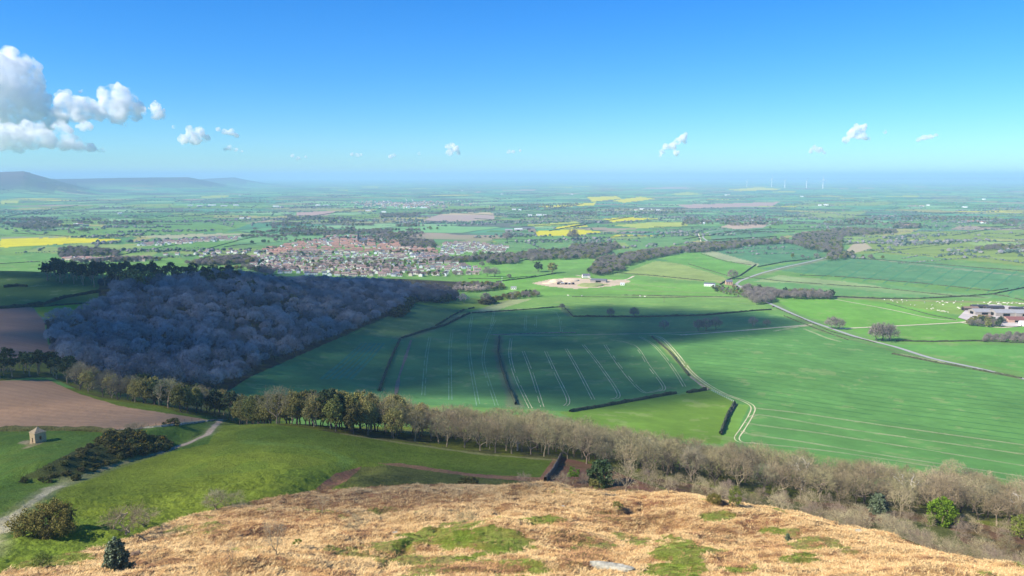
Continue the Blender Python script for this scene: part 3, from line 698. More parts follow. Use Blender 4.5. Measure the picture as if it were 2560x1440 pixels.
kind('evergreen_tree', leafy(7.5, 3.6, .3, 170, 44, .25, 1.2, .42, flat=3, shell=.25), 2, M['bark'], [M['leaf_dark']])
kind('holly_bush', conifer(6.2, 2.3, .1, 60, 30, .12, .30, 1.6, .5, .3), 1, M['bark'], [M['leaf_holly']])
kind('hawthorn', leafy(5.4, 5.2, .3, 190, 64, .2, 1.1, .22, flat=3, gnarl=.2, fl=1), 2, M['bark_dark'], [M['leaf_thorn']])
kind('gorse_bush', leafy(2.2, 1.7, .1, 40, 40, .06, .6, .26, flat=3), 3, M['bark_dark'], [M['gorse']])
kind('lime_tree', leafy(8, 3.5, .6, 140, 40, .2, 1.05, .34, flat=3, shell=.3), 2, M['bark'], [M['leaf_lime']])
kind('sapling', leafy(4, 1.3, 1, 26, 26, .06, .5, .2), 3, M['bark'], [M['leaf_spring'], M['leaf_lime'], M['leaf_olive']])
kind('crooked_thorn', bare(4.2, 3.0, 1.3, 80, 11, .16, .8, .045, gnarl=.3, lean=.25), 3, M['bark'], [M['twig_pale'], M['twig']])
SZ = dict(oak_tree=15, grey_oak=14, pale_oak=12.5, wood_tree=14, mid_tree=11, mid_green=10, blossom_tree=7, bare_bush=6.2, bare_shrub=4.2, fan_tree=8, thin_tree=8, dead_tree=9.5, olive_tree=15, larch_tree=15, pine_tree=13, evergreen_tree=7.5, holly_bush=6.2, hawthorn=5.4, gorse_bush=2.2, lime_tree=8, spring_tree=8, sapling=4, crooked_thorn=4.2)
USED = {}
def put(kd, x, y, z, h, label, cat='tree', group=None, name=None, rz=None, wide=1.0):
    v = R.choice(TREES[kd]); s_ = h/SZ[kd]; rz = R.uniform(0, 6.28) if rz is None else rz
    name = name or {'oak_tree': 'oak_tree', 'grey_oak': 'oak_tree', 'pale_oak': 'oak_tree', 'wood_tree': 'woodland_tree', 'mid_tree': 'bare_tree', 'mid_green': 'leafy_tree', 'fan_tree': 'bare_tree', 'thin_tree': 'bare_tree', 'lime_tree': 'lime_green_tree', 'spring_tree': 'leafy_tree', 'hawthorn': 'hawthorn_bush', 'crooked_thorn': 'thorn_tree'}.get(kd, kd)
    sc = (s_*wide, s_*wide, s_)
    if len(v) == 1: o = obj(name, v[0], None, (x, y, z), rz, sc)
    else:
        o = empty(name, (x, y, z), rz, sc)
        obj('trunk', v[0], o); obj('crown', v[1], o)
    return tag(o, label, cat, group)
def putpx(kd, px, py, hpx, label, cat='tree', group=None, wide=1.0, name=None):
    x, y, z = at(px, py); h = hpx*math.sqrt(x*x+y*y+(z-ZC)**2)/F*1.02
    return put(kd, x, y, z, h, label, cat, group, name, None, wide)
def poisson(cands, dmin):
    """grid-thinned points"""
    g = {}; out = []
    for c in cands:
        k = (int(c[0]//dmin), int(c[1]//dmin)); ok = True
        for i in (-1, 0, 1):
            for j in (-1, 0, 1):
                for o in g.get((k[0]+i, k[1]+j), ()):
                    if (o[0]-c[0])**2+(o[1]-c[1])**2 < dmin*dmin: ok = False
        if ok: g.setdefault(k, []).append(c); out.append(c)
    return out
def pip(x, y, poly):
    ins = False; n = len(poly)
    for i in range(n):
        (ax, ay), (bx, by) = poly[i], poly[(i+1) % n]
        if (ay > y) != (by > y) and x < (bx-ax)*(y-ay)/(by-ay)+ax: ins = not ins
    return ins
def fill(poly, rmin, rmax, dmin, n=40000):
    """random world points whose ground pixel lies in poly"""
    m = inpoly(poly, rmin, rmax, 0); ii = np.argwhere(m)
    if not len(ii): return []
    w = RG[m]*np.gradient(RR)[ii[:, 1]]; w /= w.sum()
    s_ = NR.choice(len(ii), min(n, len(ii)*4), p=w)
    c = []
    for k in s_:
        i, j = ii[k]; r = RR[j]+NR.uniform(-.5, .5)*(RR[j]-RR[j-1]); a = AZ[i]+NR.uniform(-.5, .5)*(AZ[1]-AZ[0])
        c.append((r*math.sin(a), r*math.cos(a)))
    return poisson(c, dmin)
def scatter_stuff(name, pts, kd_list, label, hrange=(.8, 1.2)):
    """pts: (x,y,z,h). one object, instances through geometry nodes"""
    me = bpy.data.meshes.new(name); me.from_pydata([(p[0], p[1], p[2]) for p in pts], [], []); 
    a = me.attributes.new('sc', 'FLOAT', 'POINT'); a.data.foreach_set('value', [p[3] for p in pts])
    b = me.attributes.new('rz', 'FLOAT', 'POINT'); b.data.foreach_set('value', [R.uniform(0, 6.28) for p in pts])
    c = me.attributes.new('pick', 'INT', 'POINT'); 
    o = obj(name, me); tag(o, label, None, None, 'stuff')
    col = bpy.data.collections.new(name+'_kinds'); protos = []
    for kd in kd_list:
        for v in TREES[kd]:
            po = bpy.data.objects.new(kd+'_source', v[0]); s_ = 1/SZ[kd]; col.objects.link(po); protos.append(po)
            po.scale = (s_, s_, s_)
    c.data.foreach_set('value', [R.randrange(len(protos)) for p in pts])
    ng = bpy.data.node_groups.new(name+'_scatter', 'GeometryNodeTree')
    ng.interface.new_socket('Geometry', in_out='INPUT', socket_type='NodeSocketGeometry'); ng.interface.new_socket('Geometry', in_out='OUTPUT', socket_type='NodeSocketGeometry')
    N = ng.nodes; L = ng.links
    gi = N.new('NodeGroupInput'); go = N.new('NodeGroupOutput'); ip = N.new('GeometryNodeInstanceOnPoints'); ci = N.new('GeometryNodeCollectionInfo')
    ci.inputs['Collection'].default_value = col; ci.inputs['Separate Children'].default_value = True; ci.inputs['Reset Children'].default_value = False
    L.new(gi.outputs[0], ip.inputs['Points']); L.new(ci.outputs[0], ip.inputs['Instance']); ip.inputs['Pick Instance'].default_value = True
    def na(nm, ty):
        n = N.new('GeometryNodeInputNamedAttribute'); n.data_type = ty; n.inputs[0].default_value = nm; return n.outputs[0]
    L.new(na('pick', 'INT'), ip.inputs['Instance Index']); L.new(na('sc', 'FLOAT'), ip.inputs['Scale'])
    cx = N.new('ShaderNodeCombineXYZ'); L.new(na('rz', 'FLOAT'), cx.inputs[2]); L.new(cx.outputs[0], ip.inputs['Rotation'])
    L.new(ip.outputs[0], go.inputs[0])
    md = o.modifiers.new('scatter', 'NODES'); md.node_group = ng
    return o
# ================================================================ the belt of trees across the hillside
LPf = lambda az: 1280+F*math.tan(az)*(CP+280/F*SP)
def near_front(c): 
    return float(np.interp(math.atan2(c[0], c[1]), BAZ, BR))
cands = []
for _ in range(30000):
    az = R.uniform(az_of(-120), az_of(2760)); lp = LPf(az)
    W = np.interp(lp, [-100, 130, 300, 560, 700, 900, 1300, 1600, 2600], [26, 20, 30, 34, 40, 50, 58, 62, 46])
    r = float(np.interp(az, BAZ, BR))+1+R.random()*W; cands.append((r*math.sin(az), r*math.cos(az)))
bp = poisson(cands, 6.2)
bp = [(p, math.hypot(*p), LPf(math.atan2(*p))) for p in bp]
nb_ = {}
for (x, y), r, lp in bp:
    z = hz(x, y); u = R.random(); dfront = r-near_front((x, y))
    sh = smooth(0, 1, np.array(.0))
    if lp < 150: kd, h, lb, g = 'pine_tree', R.uniform(11, 14), 'dark pine with a flat crown at the top edge of the ploughed field', 'dark pines above the ploughed field'
    elif lp < 310: kd, h, lb, g = ('grey_oak' if u < .75 else 'larch_tree'), R.uniform(11, 14), 'tree at the left corner where the belt meets the shaded wood', 'mixed trees at the corner of the belt'
    elif lp < 620: kd, h, lb, g = ('olive_tree' if u < .55 else 'larch_tree' if u < .7 else 'pine_tree' if u < .85 else 'oak_tree'), R.uniform(12.5, 15.5), 'half shaded olive green tree lining the ploughed field', 'olive trees along the ploughed field'
    elif lp < 870: kd, h, lb, g = ('olive_tree' if u < .66 else 'larch_tree' if u < .76 else 'pine_tree' if u < .80 else 'oak_tree'), R.uniform(13, 17), 'tall olive green tree right of the footpath gate', 'olive trees right of the gate'
    elif lp < 1060: kd, h, lb, g = ('larch_tree' if u < .42 else 'olive_tree' if u < .6 else 'oak_tree'), R.uniform(14, 18), 'sunlit yellowish tree in the middle stretch of the belt', 'yellowish trees in the middle of the belt'
    elif lp < 1480: kd, h, lb, g = ('oak_tree' if u < .86 else 'grey_oak' if u < .95 else 'larch_tree'), R.uniform(11, 15.5), 'leafless brown oak behind the long green meadow', 'bare oaks behind the meadow'
    elif lp < 1960: kd, h, lb, g = ('grey_oak' if u < .85 else 'oak_tree'), R.uniform(10, 14.5), 'leafless grey oak in the dense stretch right of the stone wall', 'bare grey oaks right of the stone wall'
    else: kd, h, lb, g = ('pale_oak' if u < .6 else 'grey_oak' if u < .85 else 'oak_tree'), R.uniform(8.5, 14), 'leafless twisted oak below the large sunlit crop field', 'twisted bare oaks below the large field'
    put(kd, x, y, z-.2, h, lb, 'tree', g)
    nb_[g] = nb_.get(g, 0)+1
print('belt', nb_)
# undergrowth right of the brow
cands = []
for _ in range(9000):
    az = R.uniform(az_of(1580), az_of(2780)); lp = LPf(az)
    r0 = float(np.interp(lp, brow_l, brow_r))+7+14*float(smooth(1500, 2000, lp)-1)*-1; r1 = float(np.interp(az, BAZ, BR))-3
    r = r0+(r1-r0)*R.random(); cands.append((r*math.sin(az), r*math.cos(az)))
for x, y in poisson(cands, 6.3):
    u = R.random()
    if u < .14: continue
    kd = 'bare_bush' if u < .72 else 'bare_shrub' if u < .9 else 'crooked_thorn' if u < .96 else 'thin_tree'
    put(kd, x, y, hz(x, y)-.15, SZ[kd]*R.uniform(.65, 1.0), 'leafless bush in the scrub between the bracken brow and the bare oaks', 'bush', 'scrub between the brow and the belt', 'bare_bush')
# ================================================================ the wood in cloud shadow
WP = [(128,872),(118,835),(150,812),(225,795),(262,765),(290,735),(400,715),(520,700),(640,700),(760,705),(900,712),(1000,716),(1060,730),(1020,752),(1000,775),(940,803),(870,838),(760,880),(640,928),(570,975),(380,975),(250,945),(160,915)]
WP2 = WP
pts = fill(WP2, 455, 1350, 10.4)
# hidden hollows between ridge and viewer: add by world test
lst = []
for x, y in pts:
    r = math.hypot(x, y)
    if r < near_front((x, y))+46: continue
    lst.append((r, x, y))
lst.sort()
print('wood', len(lst))
cut = 300
for r, x, y in lst[:cut]:
    lp = LPf(math.atan2(x, y))
    edge = 'nearer half of the shaded wood'
    put('wood_tree', x, y, hz(x, y)-.3, R.uniform(8.5, 15.5), 'leafless purple brown tree in the nearer half of the shaded wood', 'tree', 'bare trees of the shaded wood')
scatter_stuff('woodland', [(x, y, hz(x, y)-.3, R.uniform(8.5, 15.5)) for r, x, y in lst[cut:]], ['wood_tree'], 'far half of the shaded leafless wood on the ridge')
# dark pines along the ridge crest
for px in list(range(100, 720, 13)):
    for rr_ in (R.uniform(900, 960), R.uniform(970, 1040)):
        az = az_of(px+R.uniform(-9, 9)); x, y = rr_*math.sin(az), rr_*math.cos(az)
        if px > 560 and R.random() < .6: continue
        put('pine_tree', x, y, hz(x, y)-.3, R.uniform(13, 19) if px < 560 else R.uniform(12, 15), 'tall dark pine on the ridge crest in front of the village', 'tree', 'dark pines on the ridge crest')
for px, py, h, kd in [(150,705,42,'pine_tree'),(185,710,44,'pine_tree'),(208,712,46,'pine_tree'),(235,718,46,'pine_tree'),(262,714,42,'pine_tree'),(292,716,42,'pine_tree'),(330,722,44,'mid_green'),(120,700,38,'pine_tree'),(365,722,40,'mid_green'),(400,716,38,'pine_tree')]:
    putpx(kd, px, py, h, 'dark pine with a visible trunk at the edge of the upper left pasture', 'tree', 'pines at the edge of the upper pasture', name='pine_tree')
# tail of the wood and valley trees
for x, y in fill([(1010,752),(1060,728),(1130,735),(1142,752),(1100,760),(1040,758)], 900, 1700, 8)[:60]:
    put('mid_tree', x, y, hz(x, y)-.2, R.uniform(11, 15), 'bare tree in the clump at the right hand tail of the shaded wood', 'tree', 'trees at the tail of the wood')
for px, py, h, kd, lb in [(1122,758,22,'mid_green','pale green tree at the tip of the shaded wood'),(1158,757,22,'blossom_tree','pale pinkish tree standing alone right of the wood tip'),(1215,758,26,'mid_tree','slender pale tree above the gorse patch in the valley')]:
    putpx(kd, px, py, h, lb, 'tree')
# ================================================================ single foreground plants, left to right
fg = [('holly_bush',292,1422,66,.95,'dark blue green holly bush shaped like a cone on the bracken','bush'),
('spring_tree',106,1420,34,1.1,'small round yellow green bush at the lower left edge','bush'),
('hawthorn',118,1332,56,1.0,'wide spreading green brown hawthorn beside the pale path','bush'),
('crooked_thorn',312,1336,50,1.2,'crooked pale bare thorn leaning over the meadow edge','tree'),
('crooked_thorn',362,1318,38,.9,'small bare thorn right behind the crooked pale thorn','tree'),
('crooked_thorn',540,1272,40,1.1,'left bare thorn of the pair on the bracken edge','tree'),
('bare_bush',590,1266,32,1.3,'dark low bare thorn of the pair on the bracken edge','bush'),
('thin_tree',805,1286,44,1.5,'small round headed bare tree on the reddish bracken','tree'),
('fan_tree',690,1388,82,.8,'slender fan shaped bare tree standing alone on the pale bracken','tree'),
('thin_tree',578,1412,48,1.2,'faint pale bare sapling left of the fan shaped tree','tree'),
('bare_shrub',888,1326,32,1.4,'faint pinkish bare shrub right of the fan shaped tree','bush'),
('bare_shrub',1163,1308,28,1.5,'faint bare shrub in the middle of the bracken','bush'),
('sapling',745,1372,24,1.0,'tiny greenish sapling right of the fan shaped tree','bush'),
('sapling',1543,1282,32,1.1,'small olive green sapling on the bracken near the dark crack','tree'),
('holly_bush',1969,1350,15,1.0,'tiny dark green bush on the right hand bracken slope','bush'),
('sapling',1433,1210,38,1.2,'light green small tree beside the stone wall','tree'),
('sapling',1486,1232,38,1.2,'bright green sapling in front of the dark round evergreen','tree'),
('evergreen_tree',1503,1214,56,.95,'dark round evergreen on the brow behind the bracken','tree'),
('fan_tree',1565,1230,74,1.0,'pale fan shaped bare tree right of the dark round evergreen','tree'),
('bare_bush',1404,1215,34,1.0,'pinkish bare shrub between the wall and the green saplings','bush'),
('bare_bush',1462,1213,32,1.0,'pinkish bare shrub left of the dark round evergreen','bush'),
('bare_shrub',1310,1212,26,1.2,'faint bare shrub on the brow left of the wall','bush'),
('gorse_bush',1180,1210,15,1.3,'dark low bush at the right end of the rough green strip','bush'),
('gorse_bush',1160,1208,13,1.3,'second dark low bush beside the rough green strip','bush'),
('fan_tree',1640,1232,44,1.0,'first pale bare tree on the brow right of the evergreen','tree'),
('fan_tree',1672,1234,42,.9,'second pale bare tree on the brow right of the evergreen','tree'),
('spring_tree',1838,1266,46,.8,'yellow green leafy tree behind the bracken brow','tree'),
('hawthorn',1786,1256,20,.8,'low olive bush left of the yellow green tree','bush'),
('sapling',1806,1208,38,1.6,'faint olive green tree at the foot of the grey oaks','tree'),
('lime_tree',2352,1312,58,1.0,'bright lime green rounded tree in the right hand scrub','tree'),
('spring_tree',2548,1346,46,.8,'green leafy tree at the right edge of the scrub','tree'),
('holly_bush',2196,1284,44,1.2,'dark conifer in the right hand scrub','tree'),
('fan_tree',2250,1288,62,1.0,'pale many stemmed bare tree beside the dark conifer','tree'),
('dead_tree',1293,1126,62,.9,'bleached white dead tree at the front of the belt','tree'),
('dead_tree',2262,1262,76,1.0,'bleached dead tree rising above the right hand scrub','tree'),
('dead_tree',2545,1302,66,.9,'bleached dead tree at the right edge of the photo','tree'),
('dead_tree',2005,1225,76,.9,'pale barked forked tree among the twisted oaks','tree'),
('pale_oak',2380,1194,38,1.3,'lone round bare tree at the lower edge of the large crop field','tree'),
('dead_tree',2418,1194,16,1.0,'small pale dead tree right of the lone round bare tree','tree'),
('bare_shrub',328,1076,14,2.0,'left flat topped thorn on the hedge below the ploughed field','bush'),
('bare_shrub',346,1073,14,2.0,'second flat topped thorn on the hedge below the ploughed field','bush'),
('gorse_bush',431,1061,12,1.6,'small dark thorn on the hedge nearest the gate','bush'),
('fan_tree',2420,1262,30,1.0,'small pale bare tree between the oaks and the lime green tree','tree'),
]
for kd, px, py, h, wd, lb, ct in fg:
    putpx(kd, px, py, h, lb, ct, None, wd)
# trees standing in the fields
for kd, px, py, h, lb in [('mid_tree',1405,774,15,'lone tree at the corner of the shaded hedge'),('mid_tree',1585,793,24,'dark lone oak on the hedge in the cloud shadow'),('mid_tree',1526,793,20,'faint lone oak left of the dark lone oak'),
  ('mid_tree',1660,824,22,'bare tree in the shaded strip above the field track'),('mid_tree',1746,828,28,'left bare tree of the shaded row above the track'),('mid_tree',1765,827,30,'second bare tree of the shaded row above the track'),('mid_tree',1790,825,28,'third bare tree of the shaded row above the track'),('mid_tree',1882,818,22,'bare tree on the shadow edge above the track'),('mid_tree',1917,816,16,'small bare tree in the sun above the track'),
  ('mid_tree',2205,853,40,'large bare round tree beside the road with ivy'),('mid_tree',2190,852,34,'left half of the large tree clump beside the road'),('mid_tree',2225,852,36,'right tree of the large clump beside the road'),('mid_tree',2080,822,28,'round bare tree at the farm track junction'),('mid_tree',2097,823,24,'smaller bare tree at the farm track junction'),
  ('mid_tree',1830,698,22,'bare tree at the bend of the road by the sheds'),('mid_tree',1205,668,14,'lone tree in the field right of the village'),('mid_tree',1333,657,16,'tree with a shadow right of the village field'),('mid_tree',1273,697,12,'small tree in the field above the hedge'),('mid_tree',1218,692,22,'left tree of the pair below the village edge'),('mid_tree',1237,692,22,'right tree of the pair below the village edge'),
  ('mid_tree',1268,604,24,'isolated tall tree north of the caravans'),('mid_tree',1434,602,28,'tall tree behind the bare copse'),('mid_green',1380,683,26,'yellow green tree by the quarry hedge'),('mid_green',1345,680,24,'dark tree by the quarry hedge'),('mid_green',1240,660,10,'dark little tree below the village caravans')]:
    putpx(kd, px, py, h, lb, 'tree')
# copses and tree lines of the middle distance
MIDP = []
def copse(poly, dmin, kinds, rmin=900, rmax=9000, h=(9, 13), cap=400):
    if dmin >= 11:
        ps = [p for p in fill(poly, rmin, rmax, dmin*.62, 25000) if float(fbm(np.array(p[0]/1.6), np.array(p[1]), 85, 3, 44)) > .10][:int(cap*1.3)]
    else: ps = fill(poly, rmin, rmax, dmin, 15000)[:cap]
    for x, y in ps:
        MIDP.append((math.hypot(x, y), x, y, R.choice(kinds), R.uniform(*h)))
MT, MG, BL = 'mid_tree', 'mid_green', 'blossom_tree'
copse([(1470,682),(1500,650),(1560,640),(1640,628),(1700,624),(1700,634),(1620,650),(1560,668),(1560,678),(1500,690)], 8, [MT])
copse([(1690,628),(1760,612),(1850,608),(1852,620),(1760,632),(1720,632)], 8.5, [MT])
copse([(1850,608),(1960,600),(1985,608),(1860,616)], 11, [MT])
copse([(1975,610),(1990,590),(2110,586),(2100,640),(2060,632),(2010,622)], 9, [MT])
copse([(2000,588),(2120,574),(2240,578),(2240,584),(2110,592)], 10, [MT, MT, MG])
copse([(2070,652),(2070,640),(2130,636),(2135,642),(2100,650)], 10, [MT])
copse([(1930,745),(1930,735),(2000,735),(2080,740),(2080,748),(2000,748)], 6.5, [MT, MT, 'mid_tree'], h=(8, 12))
copse([(1865,722),(1925,735),(1930,756),(1890,762),(1865,745)], 8, [MT])
copse([(1775,716),(1865,722),(1880,745),(1840,742),(1790,730)], 7, [MG, MT], h=(3, 6))
copse([(1135,728),(1150,712),(1250,715),(1262,724),(1180,732)], 7, [BL, BL, MT], h=(7, 11))
copse([(1255,745),(1290,735),(1345,734),(1345,742),(1280,750)], 8, [MT, MG], h=(5, 9))
copse([(1280,645),(1330,632),(1500,625),(1530,632),(1480,648),(1320,652)], 9, [MT])
copse([(1420,632),(1430,618),(1540,612),(1550,622),(1500,630)], 10, [MT, MT, MG])
copse([(1185,672),(1230,655),(1300,650),(1290,662),(1215,678)], 14, [MT])
copse([(1310,690),(1340,676),(1480,680),(1480,694),(1400,690)], 11, [MT, MG])
copse([(2460,855),(2470,845),(2560,840),(2700,842),(2700,856),(2540,856)], 5.5, [MT], h=(4, 7))
copse([(2420,815),(2440,800),(2510,804),(2500,818)], 6, [MT, MG], h=(6, 9))
copse([(600,640),(500,650),(330,650),(150,640),(160,656),(400,668),(620,676),(680,690),(640,655)], 11, [MT, MT, MG], cap=260)
copse([(150,640),(150,628),(190,622),(300,632),(290,642)], 9, [MT])
copse([(590,600),(640,570),(700,560),(880,580),(860,592),(760,596),(640,612)], 11, [MT, MT, MG], cap=260)
copse([(870,585),(880,565),(1000,558),(1100,575),(1090,592),(1000,600),(900,598)], 12, [MT, MG], cap=220)
copse([(700,560),(720,540),(880,550),(1020,560),(880,575)], 16, [MT, MG], cap=160)
copse([(1000,612),(1000,600),(1080,606),(1090,620),(1010,622)], 9, [MG, MT, MG])
copse([(950,545),(955,538),(1100,534),(1110,540),(1000,546)], 12, [MT])
copse([(1100,533),(1110,526),(1235,524),(1235,530)], 14, [MT])
copse([(0,560),(80,545),(240,560),(260,572),(180,585),(60,575)], 17, [MT, MT, MG], cap=260)
copse([(0,560),(0,548),(320,552),(400,560),(200,568)], 24, [MT, MG], cap=160)
copse([(1700,566),(1720,545),(1930,545),(1960,560),(1930,572),(1760,560)], 17, [MT, MT, MG], cap=200)
copse([(2060,560),(2070,550),(2380,542),(2560,552),(2560,568),(2400,560),(2100,566)], 17, [MT], cap=260)
copse([(2230,572),(2240,562),(2300,560),(2300,572)], 14, [MG])
copse([(1270,525),(1280,515),(1440,508),(1450,514),(1380,526)], 26, [MT, MG], cap=160)
copse([(1350,546),(1400,532),(1480,530),(1480,540)], 24, [MT], cap=100)
copse([(1470,540),(1480,526),(1720,524),(1720,534)], 28, [MT], cap=120)
copse([(1700,645),(1720,640),(2400,650)], 30, [MT], cap=5)
copse([(1080,660),(1120,640),(1280,640),(1290,648),(1180,655)], 15, [MT, MG])
copse([(2440,626),(2480,618),(2560,620),(2560,628)], 10, [MT])
VIL = [(600,668),(620,640),(680,618),(760,596),(880,590),(1000,596),(1085,612),(1090,640),(1130,655),(1210,676),(1205,688),(1030,694),(850,694),(700,684)]
copse(VIL, 25, [MT, MG, MG, MT], h=(6, 10), cap=600)
MIDP.sort(); print('mid trees', len(MIDP))
for r, x, y, kd, h in MIDP[:300]:
    put(kd, x, y, hz(x, y)-.2, h, {'mid_tree': 'distant bare tree in a copse or hedgerow of the sunlit plain', 'mid_green': 'distant green tree in a copse or hedgerow of the sunlit plain', 'blossom_tree': 'pale blossoming tree in the line right of the wood tail'}[kd], 'tree', {'mid_tree': 'bare trees of the plain', 'mid_green': 'green trees of the plain', 'blossom_tree': 'blossoming trees of the plain'}[kd])
scatter_stuff('far_trees', [(x, y, hz(x, y)-.2, h) for r, x, y, kd, h in MIDP[300:]], ['mid_tree', 'mid_green'], 'farther copses and garden trees of the plain')
# far hedgerows and woods reading as one mass
ico = [(0,0,1),(.894,0,.447),(.276,.851,.447),(-.724,.526,.447),(-.724,-.526,.447),(.276,-.851,.447),(.724,.526,-.3),(-.276,.851,-.3),(-.894,0,-.3),(-.276,-.851,-.3),(.724,-.526,-.3)]
icf = [(0,1,2),(0,2,3),(0,3,4),(0,4,5),(0,5,1),(1,6,2),(2,7,3),(3,8,4),(4,9,5),(5,10,1),(6,7,2),(7,8,3),(8,9,4),(9,10,5),(10,6,1)]
ICV = np.array(ico); ICF = np.array(icf)
blob = []
rs = np.random.RandomState(77)
def tangent(az, along): return (math.cos(az)*along, -math.sin(az)*along)
for k in range(2000):
    r = 1/(1/2100+(1/15000-1/2100)*rs.rand()**.75); az = math.radians(rs.uniform(-40, 40)); x, y = r*math.sin(az), r*math.cos(az)
    px, py = project(x, y, 0)
    if 560 < px < 1300 and py > 565: continue
    if py > 560 and rs.rand() < .72: continue
    if rs.rand() < .84:
        L_ = rs.uniform(80, 460); a = (.35 if rs.rand() < .68 else 1.92)+rs.normal()*.2; n = int(L_/(6 if r < 5000 else 10)); g_ = rs.rand()
        for j in range(n):
            if rs.rand() < .25*g_: continue
            t = (j/n-.5)*L_; blob.append((x+math.cos(a)*t+rs.normal()*1.2, y+math.sin(a)*t+rs.normal()*1.2, rs.uniform(1.8, 3.2) if rs.rand() < .88 else rs.uniform(4, 7)))
    else:
        l_, w_ = rs.uniform(60, 260), rs.uniform(12, 50); n = int(l_*w_/(110 if r < 5000 else 180)); a = .2+rs.normal()*.25; ca, sa = math.cos(a), math.sin(a)
        for j in range(n):
            t = rs.uniform(-1, 1)*l_; s_ = rs.uniform(-1, 1)*w_; blob.append((x+ca*t-sa*s_, y+sa*t+ca*s_, rs.uniform(5, 8.5)))
def regat(x, y):
    r = math.hypot(x, y); i = int((math.atan2(x, y)-AZ[0])/(AZ[1]-AZ[0])); j = min(int(np.searchsorted(RR, r)), NRW-1)
    return REG[min(max(i, 0), NA-1), j]
blob = [b for b in blob if math.hypot(b[0], b[1]) > 1500 and regat(b[0], b[1]) not in (RAPE, PLOU)]
nbk = len(blob); print('blobs', nbk)
bx = np.array(blob); zz = np.array([hz(b[0], b[1]) for b in blob])
v = ICV[None]*(bx[:, 2, None, None]*np.array([.85, .85, .62]))*rs.uniform(.75, 1.3, (nbk, 11, 1))
v += np.stack([bx[:, 0], bx[:, 1], zz+bx[:, 2]*.5], -1)[:, None]
f = (ICF[None]+np.arange(nbk)[:, None, None]*11).reshape(-1, 3)
mfar, nt, N, L = newmat('haze_toned_foliage'); at_ = nd(nt, 'ShaderNodeAttribute', attribute_name='col').outputs['Color']; finish(nt, at_, .95, None, 0, 0, .05)
me = mesh('distant_hedgerows', v.reshape(-1, 3), f.astype(np.int32), mfar)
pal = np.array([lin(c) for c in ((124,122,122), (88,104,88), (132,128,124), (76,92,80), (106,118,96))]); cc = pal[rs.randint(0, 5, nbk)]*rs.uniform(.75, 1.2, (nbk, 1))  # palette lightened, so part of the distance haze is in the colour
ca = me.color_attributes.new('col', 'FLOAT_COLOR', 'POINT'); ca.data.foreach_set('color', np.concatenate([np.repeat(cc, 11, 0), np.ones((nbk*11, 1))], 1).astype(np.float32).ravel())
tag(obj('distant_hedgerows', me), 'far hedgerows and woods of the plain', None, None, 'stuff')
# ================================================================ hedges
def hedge(pts, h, label, w=None, mat='hedge', cat='hedge', group=None, name='hedge', gap=0, h2=None):
    P_ = pline(pts); h = h*.8; w = w or h*.9
    # resample
    W_ = [P_[0]]
    for p in P_[1:]:
        d = math.hypot(p[0]-W_[-1][0], p[1]-W_[-1][1])
        n = int(d/2.2)
        q0 = W_[-1]
        for i in range(1, n+1):
            t = i/n; x = q0[0]+(p[0]-q0[0])*t; y = q0[1]+(p[1]-q0[1])*t; W_.append((x, y, hz(x, y)))
    if len(W_) < 3: return
    mb = MB(); K = 7; prev = None; rs = random.Random(len(W_))
    for i, p in enumerate(W_):
        a = W_[max(0, i-1)]; b = W_[min(len(W_)-1, i+1)]; dx, dy = b[0]-a[0], b[1]-a[1]; l = math.hypot(dx, dy)+1e-6; nx, ny = -dy/l, dx/l
        hh = h*(.72+.5*abs(vnoise(np.array(p[0]/6.), np.array(p[1]/6.), 3))+.22*rs.random())
        if gap and vnoise(np.array(p[0]/11.), np.array(p[1]/11.), 8) > 1-gap*2: hh *= .15
        ring = []
        for k in range(K):
            t = math.pi*k/(K-1); ww = w*.5*(.8+.5*rs.random()); ring.append((p[0]+nx*math.cos(t)*ww, p[1]+ny*math.cos(t)*ww, p[2]-.3+(hh+.3)*math.sin(t)**.6*(.85+.3*rs.random())))
        n0 = len(mb.v); mb.v += ring
        if prev is not None:
            for k in range(K-1): mb.f.append((prev+k, prev+k+1, n0+k+1, n0+k)); mb.m.append(0)
        prev = n0
    return tag(obj(name, mb.me(name, M[mat])), label, cat, group)
